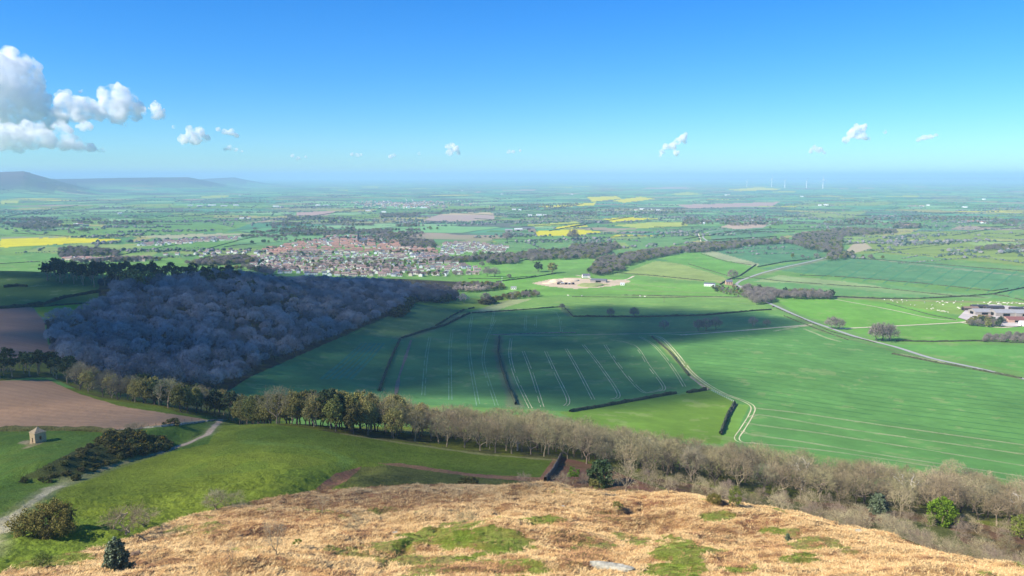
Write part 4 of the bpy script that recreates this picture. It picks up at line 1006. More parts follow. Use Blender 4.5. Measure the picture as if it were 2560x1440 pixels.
HED = [
([(948,978),(965,930),(985,880),(1000,850)],3,'dark overgrown hedge on the left side of the shaded fields',1),
([(1005,846),(1060,828),(1110,815),(1160,790),(1175,783)],2.6,'dark hedge climbing right from the shaded valley',1),
([(1090,815),(1130,790),(1160,775),(1185,770)],2.4,'broken row of bushes above the climbing hedge',2),
([(1180,783),(1260,778),(1400,768)],1.8,'low hedge along the top of the shaded field',0),
([(1412,770),(1432,791)],1.8,'short hedge turning down at the lone tree',0),
([(1432,792),(1600,793),(1760,789),(1890,777),(1928,775)],2.6,'long dark hedge through the cloud shadow to the road',0),
([(1228,838),(1330,834),(1440,832)],1.3,'low pale hedge in the middle of the shaded fields',3),
([(1248,843),(1245,880),(1256,925),(1270,965),(1290,1012)],2.8,'dark hedge running straight down between the striped fields',0),
([(1425,1030),(1500,1018),(1600,1000),(1690,984)],2.8,'dark hedge above the small meadow',0),
([(1718,983),(1765,976)],3.0,'short dark hedge block at the corner of the small meadow',0),
([(1630,842),(1672,878),(1700,912),(1722,940)],2.2,'dark curved hedge beside the pale wheel tracks',0),
([(1725,942),(1750,962),(1772,975)],1.4,'thin hedge continuing the dark curved hedge',3),
([(1836,1010),(1818,1042),(1802,1085)],3.0,'thick dark and white hedge end beside the bent track',0),
([(1560,738),(1700,741),(1850,743)],1.2,'thin hedge north of the shaded field',1),
([(1430,742),(1600,744),(1730,744)],1.2,'second thin hedge north of the shaded field',1),
([(1890,662),(1850,690),(1820,700),(1800,712)],2.8,'thick dark hedge along the road bend',0),
([(1894,668),(1960,655),(2030,648)],2.4,'dark hedge along the road beyond the bend',0),
([(1855,692),(1950,703),(2100,714),(2200,720),(2390,741),(2470,744)],1.6,'long straight hedge across the right hand fields',1),
([(2000,688),(2100,692),(2300,708),(2480,728),(2520,722)],1.6,'upper straight hedge across the right hand fields',1),
([(2075,644),(2200,650),(2350,662),(2560,678)],1.8,'hedge above the blue green crop on the right',1),
([(2080,742),(2200,747),(2300,747),(2400,742),(2480,736),(2560,720)],2.4,'hedge curving up to the right edge',0),
([(2480,736),(2520,742),(2560,752)],2,'hedge above the cattle pasture',1),
([(2240,853),(2330,855),(2440,853),(2560,858)],2.2,'dark hedge along the top of the lower right field',0),
([(2230,885),(2330,905),(2440,925),(2560,948)],2.0,'hedge on the near side of the road at the right edge',2),
([(1960,790),(2040,822),(2120,850)],1.4,'roadside hedge left of the road',1),
([(1940,770),(2000,795),(2080,830),(2190,858)],1.2,'roadside hedge right of the road',1),
([(0,772),(60,768),(110,762),(160,745),(250,730)],3.2,'thick dark hedge above the upper ploughed field',0),
([(10,719),(40,716),(68,717)],3.0,'short dark thicket in the upper left pasture',0),
([(0,660),(60,656),(100,655)],1.8,'hedge along the skyline of the left pasture',0),
([(80,769),(170,762),(250,757)],1.4,'hedge behind the yellow green strip',0),
([(1150,697),(1250,697),(1340,690)],1.5,'hedge in front of the village edge fields',1),
([(1240,705),(1330,694),(1390,684)],2.4,'dark hedge left of the sand pit',0),
([(1240,662),(1290,655),(1335,646)],2.0,'dark hedge in the field right of the village',0),
([(1760,702),(1640,690),(1540,682)],1.8,'hedge along the pale strip field',1),
([(1750,634),(1820,655),(1890,664)],1.4,'hedge below the blue green triangular field',1),
([(1720,660),(1760,672),(1820,690),(1840,694)],1.4,'hedge below the grass field left of the bend',1),
([(1930,600),(1840,598),(1770,600)],1.8,'hedge before the distant crop field',0),
([(2110,613),(2200,602),(2320,610),(2380,608)],1.6,'hedge across the yellow green field',1),
([(2370,612),(2385,600),(2560,606)],2.6,'dark hedge corner near the right edge',0),
([(2185,634),(2270,622),(2360,612)],1.4,'hedge joining the dark hedge corner',1),
([(520,622),(600,600),(690,582),(720,570)],2.2,'hedge left of the village',0),
([(230,652),(330,632),(440,612),(540,592)],2.0,'hedge above the left edge of the village',1),
([(1230,598),(1400,600),(1700,584)],2.2,'hedge below the yellow fields',1),
([(1770,590),(1850,578),(1940,572)],2.5,'dark hedge by the distant road',0),
([(560,618),(600,612),(640,610)],2.2,'hedge between the village fields',0),
([(2215,758),(2260,770),(2330,788),(2390,800)],1.2,'fence line hedge beside the cattle pasture',2),
([(2490,790),(2530,775),(2560,768)],2.4,'dark hedge behind the farm',0),
([(1960,575),(2080,572),(2160,570)],2.2,'hedge in front of the far green field',1),
]
for pts, h, lb, k in HED: hedge(pts, h, lb, mat=('hedge_pale' if k == 3 else 'hedge'), gap={0: 0, 1: .12, 2: .22, 3: .1}[k])
# extra mid-distance hedges with plain description by group
rs = random.Random(31)
for k in range(70):
    y = rs.uniform(508, 600); x = rs.uniform(-50, 2600)
    if 560 < x < 1320 and y > 555: continue
    L_ = rs.uniform(60, 200); s_ = rs.choice([.0, -.05, .06, -.16])
    q = [(x-L_/2, y-s_*L_/2), (x, y+rs.uniform(-1, 1)), (x+L_/2, y+s_*L_/2)]
    hedge(q, rs.uniform(2.4, 4), 'thin dark hedge between distant fields of the plain', w=4, group='field hedges of the plain', gap=.1)
# gorse bank: hedge of gorse on the left, bushes on the bank
hedge([(0,1076),(60,1077),(130,1074),(200,1076),(262,1080),(330,1092)], 2.0, 'dark gorse hedge behind the stone folly', w=2.4, mat='gorse', gap=0)
hedge([(262,1085),(300,1078),(360,1071),(440,1063),(500,1056),(540,1050)], .7, 'thin fence line grass below the ploughed field', w=.8, mat='hedge_pale', gap=.2)
gp = fill([(270,1085),(345,1088),(362,1100),(420,1112),(415,1125),(330,1140),(300,1150),(285,1130),(262,1100)], 230, 430, 2.4)
print('gorse', len(gp))
for i, (x, y) in enumerate(gp[:110]):
    o = put('gorse_bush', x, y, hz(x, y)-.1, R.uniform(1.4, 2.8), 'dark gorse bush with yellow flowers on the shaded bank right of the folly', 'bush', 'gorse bushes on the bank')
    if R.random() < .5:
        fb = MB(); rr2 = np.random.RandomState(i); leaves(fb, np.array([[rr2.normal()*.8, rr2.normal()*.8, rr2.uniform(1.2, 2.1)] for _ in range(7)]), rr2, 10, .35, .16)
        obj('flowers', fb.me('gorse_flowers', M['gorse_flower']), o)
for i, (x, y) in enumerate(fill([(80,1192),(190,1132),(270,1098),(300,1150),(190,1190),(110,1203)], 230, 430, 3.2)[:60]):
    put('gorse_bush', x, y, hz(x, y)-.2, R.uniform(.6, 1.3), 'low tangled bush on the rough shaded bank below the folly', 'bush', 'low bushes on the rough bank', 'low_bush', wide=1.7)
for px, py, h in [(60,1205,8),(190,1200,10),(120,1206,8),(225,1120,8),(245,1105,8)]:
    putpx('gorse_bush', px, py, h*1.2, 'low dark bush at the foot of the grassy bank', 'bush', 'low bushes at the bank foot')
for px, py in [(1370,0)]: pass
for px, py, h in [(1092,755,14),(1105,752,12),(1212,760,12),(1225,757,12),(1245,748,9),(990,790,18),(1000,780,16),(1018,758,16),(1008,768,14)]:
    putpx('gorse_bush', px, py, h, 'gorse patch in yellow flower in the shaded valley', 'bush', 'gorse patches in the valley', wide=1.8)
#PART3
# ================================================================ ribbons: roads and wheel tracks lying on the fields
def cat_rom(pts, n=8):
    if len(pts) < 3: return pts
    P_ = [pts[0]]+list(pts)+[pts[-1]]; out = []
    for i in range(1, len(P_)-2):
        p0, p1, p2, p3 = P_[i-1:i+3]
        for k in range(n):
            t = k/n; out.append(tuple(.5*((2*p1[j])+(-p0[j]+p2[j])*t+(2*p0[j]-5*p1[j]+4*p2[j]-p3[j])*t*t+(-p0[j]+3*p1[j]-3*p2[j]+p3[j])*t**3) for j in range(2)))
    out.append(pts[-1]); return out
def resamp(W, st):
    out = [W[0]]; acc = 0
    for a, b in zip(W[:-1], W[1:]):
        d = math.hypot(b[0]-a[0], b[1]-a[1])
        if d < 1e-6: continue
        while acc+d >= st:
            t = (st-acc)/d; a = (a[0]+(b[0]-a[0])*t, a[1]+(b[1]-a[1])*t); out.append(a); d = math.hypot(b[0]-a[0], b[1]-a[1]); acc = 0
            if d < 1e-9: break
        acc += d
    return out
def strip(mb, W, off, w, dz, wob=.0, gap=0, seed=0):
    prev = None; gl = 1
    for i, p in enumerate(W):
        a = W[max(0, i-1)]; b = W[min(len(W)-1, i+1)]; dx, dy = b[0]-a[0], b[1]-a[1]; l = math.hypot(dx, dy)+1e-9; nx, ny = -dy/l, dx/l
        ww = w*(1+wob*float(vnoise(np.array(i/5.+seed), np.array(seed*1.3+.5), 4)))
        if gap and float(vnoise(np.array(i/7.+seed*3.1), np.array(.5+seed), 6)) > 1-2*gap: prev = None; continue
        pp = []
        for s_ in (off-ww/2, off+ww/2):
            x, y = p[0]+nx*s_, p[1]+ny*s_; pp.append((x, y, hz(x, y)+dz))
        n0 = len(mb.v); mb.v += pp
        if prev is not None: mb.f.append((prev, prev+1, n0+1, n0)); mb.m.append(0)
        prev = n0
def wpath(pts): 
    q = cat_rom(pts); return [at(*p)[:2] for p in q]
def ribbon(name, pts, w, mat, dz=.14, step=4, world=None, wob=.1, gap=0):
    W = resamp(world or wpath(pts), step)
    if len(W) < 2: return
    mb = MB(); strip(mb, W, 0, w, dz, wob, gap); return tag(obj(name, mb.me(name, M[mat])), kind='structure')
road = [(2570,950),(2440,920),(2330,896),(2240,868),(2150,845),(2080,822),(2010,797),(1950,770),(1905,750),(1865,725),(1840,711),(1850,703),(1870,695),(1900,684),(1960,668),(2020,655),(2080,640)]
ribbon('road', road[:11], 5.6, 'road', .22, wob=.03); ribbon('road', road[10:], 5.2, 'road', .25, wob=.03)
ribbon('farm_track', [(2100,822),(2200,817),(2300,812),(2400,806),(2440,799)], 4.5, 'farmtrack', .25)
ribbon('farm_track', [(2400,806),(2450,814),(2500,819),(2545,816),(2600,812)], 5, 'farmtrack', .28)
ribbon('farm_track', [(1700,838),(1850,827),(2035,811)], 3, 'farmtrack', .2, gap=.1)
ribbon('road', [(1770,604),(1757,592),(1772,580),(1820,574),(1890,570),(1925,562),(1950,545)], 6, 'road', .4)
ribbon('farm_track', [(1440,688),(1470,694),(1500,703),(1560,700),(1585,690)], 5, 'farmtrack', .3)
ribbon('farm_track', [(2085,748),(2140,758),(2230,775),(2330,796),(2400,801)], 2.6, 'farmtrack', .2, gap=.15)
ribbon('farm_track', [(1740,575),(1748,590),(1752,604)], 4, 'farmtrack', .3)
# yard of the farm on the right
yb = MB(); yp = [at(*p) for p in [(2395,795),(2420,770),(2480,762),(2570,770),(2600,810),(2540,818),(2470,815),(2430,806)]]
yb.poly([(x, y, z+.9) for x, y, z in yp]); tag(obj('farmyard', yb.me('farmyard', plain('concrete_yard', (200, 188, 176), .15, .05))), kind='structure')
def tram(name, lines, mat='tram', w=.55, off=1.15, gap=.12, dz=.12):
    mb = MB()
    for k, pts in enumerate(lines):
        W = resamp(wpath(pts), 3)
        if len(W) < 3: continue
        for s_ in (-off, off): strip(mb, W, s_, w, dz+.01*k, .35, gap, k*2.3+s_)
    tag(obj(name, mb.me(name, M[mat])), kind='structure')
tram('wheel_tracks', [[(1075,842),(1065,900),(1058,990)], [(1130,830),(1125,880),(1126,1000)], [(1172,838),(1175,900),(1196,1015)], [(1238,800),(1228,820),(1213,860),(1208,900),(1217,940),(1242,1015)],
  [(1315,788),(1312,830)], [(1380,776),(1398,790),(1404,830)], [(1340,790),(1338,820)], [(1235,780),(1228,815)], [(1180,790),(1172,838)]], 'tram_green', .6, gap=.15)
tram('wheel_tracks', [[(1278,846),(1275,890),(1290,945),(1327,1022)], [(1308,878),(1330,935),(1356,1018)], [(1364,878),(1390,935),(1420,998),(1412,1016)], [(1415,872),(1445,925),(1484,1000)],
  [(1458,862),(1500,915),(1546,985),(1528,999)], [(1512,862),(1552,920),(1604,978),(1640,978),(1656,972)], [(1535,850),(1588,866),(1622,915),(1660,968),(1645,978)], [(1600,842),(1640,868),(1682,920),(1712,968)]], 'tram', .42, gap=.14)
tram('field_track', [[(1622,838),(1655,846),(1692,885),(1735,937),(1800,980),(1860,1003),(1882,1018),(1876,1040),(1856,1073),(1842,1096),(1858,1107),(1900,1108)]], 'tram', .8, 1.4, .05)
tram('wheel_tracks', [[(1882,1020),(1990,1032),(2219,1065),(2560,1113),(2700,1133)], [(1874,1044),(1890,1038),(1920,1040),(2119,1073),(2333,1103),(2560,1136),(2700,1156)], [(1866,1056),(1890,1062),(2026,1080),(2219,1110),(2560,1165),(2700,1187)],
  [(1856,1078),(1880,1087),(2026,1108),(2219,1140),(2560,1192),(2700,1214)], [(1873,1108),(2000,1120),(2106,1133),(2339,1168),(2560,1208),(2700,1232)]], 'tram', .55, 1.1, .12)
tram('wheel_tracks', [[(2010,822),(2040,834),(2070,846),(2105,855)], [(1935,828),(1990,818),(2030,813)], [(2250,885),(2320,898),(2380,912)], [(2020,815),(1960,820)]], 'tram', .8, 1.2, .1)
ribbon('bare_strip', [(1028,850),(1010,905),(997,945),(989,990)], 2.6, 'tram_brown', .15, wob=.5)
ribbon('bare_strip', [(1225,838),(1400,838),(1620,834),(1720,838)], 1.4, 'tram', .15, wob=.6, gap=.1)
# drilled lines of the large crop field: parallel in the field
mb = MB(); A0 = np.array(at(1879, 1018)[:2]); B0 = np.array(at(2560, 1113)[:2]); dr = (B0-A0)/np.linalg.norm(B0-A0); nr = np.array([-dr[1], dr[0]]); 
if nr[1] < 0: nr = -nr
FP = [(1665,842),(2030,815),(2300,892),(2560,950),(2900,1030),(2900,1280),(1885,1010),(1800,975),(1735,930)]
for k in range(1, 26):
    seg = []
    for t in np.arange(-340, 700, 6.0):
        p = A0+dr*t+nr*(k*17.0)+nr*(.00012*(t-150)**2); px, py = project(p[0], p[1], hz(*p))
        if pip(px, py, FP): seg.append(tuple(p))
        elif seg:
            if len(seg) > 3: strip(mb, resamp(seg, 4), 0, .8, .12, .5, .2, k); 
            seg = []
    if len(seg) > 3: strip(mb, resamp(seg, 4), 0, .8, .12, .5, .2, k)
tag(obj('drill_lines', mb.me('drill_lines', M['tram_dark'])), kind='structure')
mb = MB()
for k in range(11):
    W = resamp(wpath([(2000+k*52, 690+k*4.6), (2075+k*52, 652+k*2.8)]), 5)
    if len(W) > 3: strip(mb, W, 0, 2.2, .2, .3, .1, k)
for k in range(7):
    y = 752+k*4; W = resamp(wpath([(1330, y+14), (1500, y+2), (1700, y+2), (1880, y+8)]), 6); strip(mb, W, 0, 1.2, .15, .4, .3, k)
for k in range(6):
    W = resamp(wpath([(1440, 798+k*6), (1600, 800+k*5), (1750, 797+k*5), (1920, 786+k*5)]), 6); strip(mb, W, 0, 1.2, .15, .4, .3, k+9)
for k in range(6):
    W = resamp(wpath([(905-k*3+k*14, 858), (860+k*13, 900), (800+k*15, 950)]), 5); strip(mb, W, 0, 2.4, .15, .4, .1, k+19)
for k in range(9):
    W = resamp(wpath([(1790+k*26, 640+k*1.5), (1760+k*30, 650+k*1.2)]), 5)
tag(obj('drill_lines', mb.me('drill_lines', plain('dense_crop_line_pale', (66, 130, 84), .2, .1))), kind='structure')
# ================================================================ buildings
WALLS = [plain('cream_render', (250, 244, 232), .08, .5), plain('red_brick', (204, 166, 144), .12, .6), plain('buff_brick', (234, 214, 192), .1, .5), plain('white_render', (252, 250, 246), .05, .5)]
ROOFS = [plain('orange_pantiles', (166, 126, 108), .2, .6), plain('brown_roof_tiles', (126, 106, 98), .15, .6), plain('grey_slates', (112, 112, 120), .12, .6), plain('pinkish_roof_tiles', (150, 128, 118), .15, .6)]
def house_parts(w, d, h, rh, wall, roof, win=True, chim=True, over=.35, name='house'):
    a = MB(); a.box(-w/2, w/2, -d/2, d/2, -1.5, h)
    a.poly([(-w/2, -d/2, h), (-w/2, d/2, h), (-w/2, 0, h+rh)]); a.poly([(w/2, -d/2, h), (w/2, 0, h+rh), (w/2, d/2, h)])
    if win:
        n = max(2, int(w/3))
        for i in range(n):
            x = -w/2+w*(i+.5)/n
            for z0 in ([.9, 3.5] if h > 4 else [1.0]):
                for sy in (-1, 1): 
                    y = sy*(d/2+.04); a.quad((x-.6, y, z0), (x+.6, y, z0), (x+.6, y, z0+1.3), (x-.6, y, z0+1.3), 1)
    me_w = a.me(name+'_wall', [wall, M['dark']])
    b = MB(); o_ = over; zt = h+rh+.15; ze = h-o_*rh/(d/2)
    for sy in (-1, 1):
        y = sy*(d/2+o_); b.quad((-w/2-o_, y, ze), (w/2+o_, y, ze), (w/2+o_, 0, zt-.02), (-w/2-o_, 0, zt-.02)); b.quad((-w/2-o_, y, ze+.18), (w/2+o_, y, ze+.18), (w/2+o_, 0, zt+.16), (-w/2-o_, 0, zt+.16))
        b.quad((-w/2-o_, y, ze), (w/2+o_, y, ze), (w/2+o_, y, ze+.18), (-w/2-o_, y, ze+.18))
    me_r = b.me(name+'_roof', roof); me_c = None
    if chim:
        c = MB(); c.box(w*.28, w*.28+.9, -.45, .45, h+rh*.6, h+rh+1.2); c.tube((w*.28+.45, 0, h+rh+1.2), (w*.28+.45, 0, h+rh+1.6), .18, .15, 6); me_c = c.me(name+'_chimney', WALLS[1])
    return me_w, me_r, me_c
HP = [house_parts(9, 7.5, 4.9, 2.0, WALLS[1], ROOFS[0]), house_parts(16, 7.5, 5.0, 1.8, WALLS[2], ROOFS[3]), house_parts(10, 8, 4.9, 1.9, WALLS[0], ROOFS[3]), house_parts(11, 8, 3.2, 1.8, WALLS[0], ROOFS[1]), house_parts(22, 7.5, 5.0, 1.8, WALLS[1], ROOFS[0]), house_parts(9, 7.5, 5.0, 2.0, WALLS[3], ROOFS[2]), house_parts(16, 7.5, 5.0, 1.7, WALLS[0], ROOFS[1])]
HL = ['small red brick house with an orange tiled roof in the village', 'semi detached buff brick house with a pinkish roof in the village', 'cream house with a pinkish tiled roof in the village', 'low cream bungalow with a brown roof in the village', 'long red brick terrace with an orange roof in the village', 'white house with a grey slate roof in the village', 'semi detached cream house with a brown roof in the village']
def house(k, x, y, rz, label, group, sc=1):
    o = empty('house', (x, y, hz(x, y)), rz, sc); w_, r_, c_ = HP[k]
    obj('wall', w_, o); rr_ = obj('roof', r_, o)
    if c_: obj('chimney', c_, rr_)
    return tag(o, label, 'house', group)
def vil(poly, row, gap, ang, kinds, out, drop=.12, jit=1.0):
    m = inpoly(poly, 1200, 1e9, 0); 
    if not m.any(): return
    xs, ys = X[m], Yw[m]; ca, sa = math.cos(ang), math.sin(ang)
    u = xs*ca+ys*sa; v_ = -xs*sa+ys*ca
    vv = v_.min(); rsx = random.Random(len(out)+3)
    while vv < v_.max():
        uu = u.min(); 
        while uu < u.max():
            bend = 14*math.sin(uu/90+vv/70)+8*math.sin(vv/33)
            a = uu; b = vv+bend+rsx.uniform(-jit, jit)
            x = a*ca-b*sa; y = a*sa+b*ca
            k = rsx.choice(kinds(uu, vv) if callable(kinds) else kinds); wd = {0: 9, 1: 16, 2: 10, 3: 11, 4: 22, 5: 9, 6: 16}[k]
            px, py = project(x, y, hz(x, y))
            if rsx.random() > drop and pip(px, py, poly): out.append((math.hypot(x, y), x, y, ang+.09*math.cos(uu/90+vv/70)+rsx.gauss(0, .04)+(math.pi/2 if rsx.random() < .28 else 0), k))
            uu += wd+gap*rsx.uniform(.5, 1.6)
        vv += row*rsx.uniform(.85, 1.2)
HS = []
kA = lambda u, v_: [1, 6, 6, 2, 3, 1] if v_ < 2050 else [0, 4, 0, 1, 4, 2]
vil([(700,684),(640,672),(610,655),(625,640),(700,634),(760,628),(1090,636),(1140,655),(1210,676),(1205,688),(1030,692),(850,692)], 40, 4, .06, [1, 6, 6, 2, 3, 1, 2, 5], HS)
vil([(620,640),(680,620),(760,605),(870,600),(1000,603),(1075,614),(1090,636),(760,628),(700,634)], 44, 4, -.05, [0, 4, 0, 1, 4, 2, 4, 5], HS)
vil([(780,604),(840,588),(900,590),(985,598),(1000,603)], 46, 10, .1, [2, 5, 0, 1], HS, .3)
vil([(1095,618),(1110,606),(1180,606),(1270,618),(1262,632),(1170,632),(1120,640),(1100,632)], 22, 4, .05, [3, 3, 5, 3, 2], HS, .2)
vil([(1020,640),(1050,632),(1120,640),(1130,656),(1060,656)], 26, 3, .3, [5, 3, 2], HS, .2)
vil([(320,616),(400,606),(540,592),(600,592),(600,602),(500,606),(430,614)], 34, 4, .1, [2, 5, 6, 1], HS, .15)
vil([(150,650),(155,643),(300,645),(380,645),(400,652),(250,656)], 26, 5, 0, [0, 1, 2, 5], HS, .3)
vil([(380,640),(480,630),(620,632),(620,640),(500,642)], 40, 20, 0, [2, 5, 3], HS, .4)
HS.sort(); print('houses', len(HS))
for r, x, y, a, k in HS[:300]:
    house(k, x, y, a, HL[k], 'houses of the village')
if len(HS) > 300:   # the farther houses as one object
    vs, fs, ms = [], [], []; mats = WALLS+ROOFS+[M['dark']]
    wi = [1, 2, 0, 0, 1, 3, 0]; ri = [0, 3, 3, 1, 0, 2, 1]
    cache = []
    for k, (w_, r_, c_) in enumerate(HP):
        L_ = []
        for me_, mi in ((w_, wi[k]), (r_, 4+ri[k]), (c_, 1)):
            L_.append((np.array([v.co[:] for v in me_.vertices]), [tuple(p.vertices) for p in me_.polygons], [8 if (p.material_index == 1) else mi for p in me_.polygons]))
        cache.append(L_)
    FT = []
    for i in range(170):
        px = 1010+R.gauss(0, 75); py = 505+R.gauss(6, 5)
        if not (860 < px < 1240 and 497 < py < 522): continue
        x, y, z = at(px, py); FT.append((0, x, y, R.uniform(-.5, .5), R.choice([0, 1, 2, 5, 6])))
    for r, x, y, a, k in HS[300:]+FT+FT:
        if r == 0: x += R.uniform(-60, 60); y += R.uniform(-60, 60)
        c_, s_ = math.cos(a), math.sin(a); z = hz(x, y)
        for V_, F_, I_ in cache[k]:
            n = len(vs); vs += [(x+p[0]*c_-p[1]*s_, y+p[0]*s_+p[1]*c_, z+p[2]) for p in V_]; fs += [tuple(n+i for i in f) for f in F_]; ms += I_
    tag(obj('far_houses', mesh('far_houses', vs, fs, mats, ms)), 'houses of the village beyond its nearest rows and of the far town', None, None, 'stuff')
# garden trees among the houses are part of the copses above; church
def face_rz(px, extra=0): return -math.atan2((px-1280)/F, 1)+extra
x, y, z = at(908, 606); o = empty('church', (x, y, z), .3); tag(o, 'stone church with a dark pointed spire at the back of the village', 'church')
a, b, c_ = house_parts(26, 11, 8, 6, WALLS[2], ROOFS[2], False, False); obj('nave', a, o); obj('roof', b, o)
mb = MB(); mb.box(-18, -12.5, -3, 3, -1, 15); obj('tower', mb.me('church_tower', M['wall_stone']), o)
mb = MB(); mb.tube((-15.2, 0, 15), (-15.2, 0, 36), 3.6, .1, 8, 0, True); obj('spire', mb.me('church_spire', plain('dark_spire', (70, 76, 80), .1)), o)
FARR = {'grey': plain('grey_fibre_roof', (158, 156, 154), .1, .2), 'red': plain('red_sheet_roof', (140, 92, 84), .1, .2), 'dark': plain('dark_sheet_roof', (70, 70, 78), .1, .2), 'brown': plain('brown_tile_roof', (140, 116, 100), .12, .3), 'white': plain('white_sheet_roof', (214, 214, 210), .05, .2), 'orange': ROOFS[0], 'slate': ROOFS[2]}
FW = {'pale': plain('pale_sheet_wall', (160, 152, 142), .12, .3), 'brick': WALLS[1], 'cream': WALLS[0], 'dark': plain('dark_barn_wall', (84, 72, 66), .1, .3), 'white': WALLS[3]}
def barn(px, py, wpx, dm, h, rh, rz, roof, wall, label, group=None, name='barn', cat='barn', door=True):
    x, y, z = at(px, py); w = wpx*.86*math.hypot(x, y)/F; o = empty(name, (x, y, z+.3), face_rz(px, rz)); dm = min(dm, max(w*.9, 6))
    a, b, c_ = house_parts(w, dm, h, rh, FW[wall], FARR[roof], name != 'barn', name == 'farmhouse', .3, name); obj('wall', a, o); rf = obj('roof', b, o)
    if c_: obj('chimney', c_, rf)
    if door and name == 'barn':
        mb = MB(); mb.box(-w*.16, w*.16, -dm/2-.12, -dm/2+.02, 0, h*.8); mb.box(-w/2-.12, -w/2+.02, -dm*.22, dm*.22, 0, h*.85); obj('door', mb.me('barn_door', M['dark']), o)
    return tag(o, label, cat, group)
barn(2452,786,46,20,5,3,.5,'grey','pale','large grey roofed barn at the left of the right hand farm')
barn(2505,789,50,22,5.5,3.2,.5,'grey','pale','grey roofed barn in the middle of the right hand farm')
barn(2552,790,44,24,5.5,3.2,.5,'grey','pale','grey roofed barn at the right end of the right hand farm')
barn(2533,805,42,20,4.5,2.6,.5,'red','brick','red roofed barn at the front of the right hand farm')
barn(2425,776,36,10,4,1.6,.5,'brown','dark','brown roofed shed at the back left of the farm')
barn(2448,772,40,8,4.5,1.6,.5,'dark','dark','dark roofed shed behind the grey barns')
barn(2484,775,44,10,4.5,1.8,.5,'dark','dark','long dark roofed shed behind the middle barn')
barn(2540,778,30,8,4.5,1.6,.5,'dark','dark','dark roofed shed at the back right of the farm')
barn(2462,802,30,9,4.6,3,.3,'brown','brick','brown roofed farmhouse behind the garden trees',None,'farmhouse','house')
barn(2563,815,26,10,4.5,1.6,.2,'white','white','white walled building at the front right of the farm',None,'farm_shed','shed')
barn(1497,705,46,16,4,2,-.15,'slate','pale','long grey roofed shed beside the sand pit')
barn(1465,694,22,9,4.6,2.8,.2,'slate','cream','pale gabled house above the sand pit',None,'farmhouse','house')
barn(1556,713,12,6,3,1.2,0,'white','white','small white shed at the corner of the sand pit',None,'farm_shed','shed')
barn(1774,715,30,10,4,1.4,-.1,'slate','white','low white shed left of the road bend',None,'farm_shed','shed')
barn(1822,711,18,9,5,3.2,.2,'slate','brick','dark gabled house at the road bend',None,'farmhouse','house')
barn(1862,722,18,10,4,1.4,.3,'slate','pale','grey shed below the road bend',None,'farm_shed','shed')
barn(1284,723,16,7,3.4,1.2,0,'grey','cream','small pale shed right of the wood tail',None,'farm_shed','shed')
barn(2264,567,18,12,6,4,.2,'orange','brick','red brick farmhouse between dark trees',None,'farmhouse','house')
barn(2436,556,32,12,4.5,3,0,'orange','cream','long orange roofed farm range on the right')
barn(2458,558,12,10,5,3,0,'orange','white','white gabled house at the end of the orange roofed range',None,'farmhouse','house')
for px, py, w_, rf, lb in [(1272,579,22,'grey','left grey shed of the farm beside the yellow field'),(1296,577,24,'white','pale shed of the farm beside the yellow field'),(1322,574,34,'slate','large blue grey shed of the farm beside the yellow field'),(1330,580,22,'brown','brown shed of the farm beside the yellow field')]:
    barn(px, py, w_, 26, 6, 3, 0, rf, 'pale', lb)
rs = random.Random(12)
for px, py, w_, g in [(1325,540,12,0),(1348,539,16,0),(1362,540,10,0),(605,548,12,0),(622,546,10,1),(590,550,9,2),(1605,524,16,0),(1625,525,14,0),(1590,526,9,1),(1645,527,12,0),(476,515,14,0),(500,516,16,0),(530,514,20,0),(560,516,18,0),(590,514,14,0),(520,518,12,2),(690,517,16,0),(705,518,9,1),(795,514,12,0),(815,515,14,0),(1060,520,18,0),(920,528,14,0),(935,530,12,2),(900,531,9,2),(960,531,12,0),(1020,519,10,0),(1285,525,12,0),(1300,526,8,0),(1345,523,8,2),(2305,516,10,1),(2412,519,12,0),(2320,514,8,0),(2050,514,9,0),(2065,513,12,0),(2080,515,9,2),(1815,488,8,0),(1822,487,7,1),(2460,499,8,0),(2005,492,8,0),(1715,545,10,1),(1740,552,12,2),(1770,554,10,0),(1795,552,9,1),(1830,552,12,0),(1860,553,10,2),(1755,560,16,0),(1880,554,8,0),(130,556,12,1),(118,557,10,0),(200,562,14,1),(215,566,14,2),(190,563,10,0),(300,535,10,0),(600,489,6,0),(2350,440,20,0),(2400,441,12,0),(2475,438,8,0),(1255,486,7,0),(1155,477,6,0),(1430,487,8,0)]:
    if py < 460: continue
    barn(px, py, w_, 16, 5, 2.5, rs.uniform(-.3, .3), ['white', 'orange', 'slate'][g], ['white', 'cream', 'pale'][g], ['small white roofed building far out on the plain', 'small orange roofed building far out on the plain', 'small grey roofed building far out on the plain'][g], ['white buildings of the plain', 'orange buildings of the plain', 'grey buildings of the plain'][g], 'far_building', 'building', False)
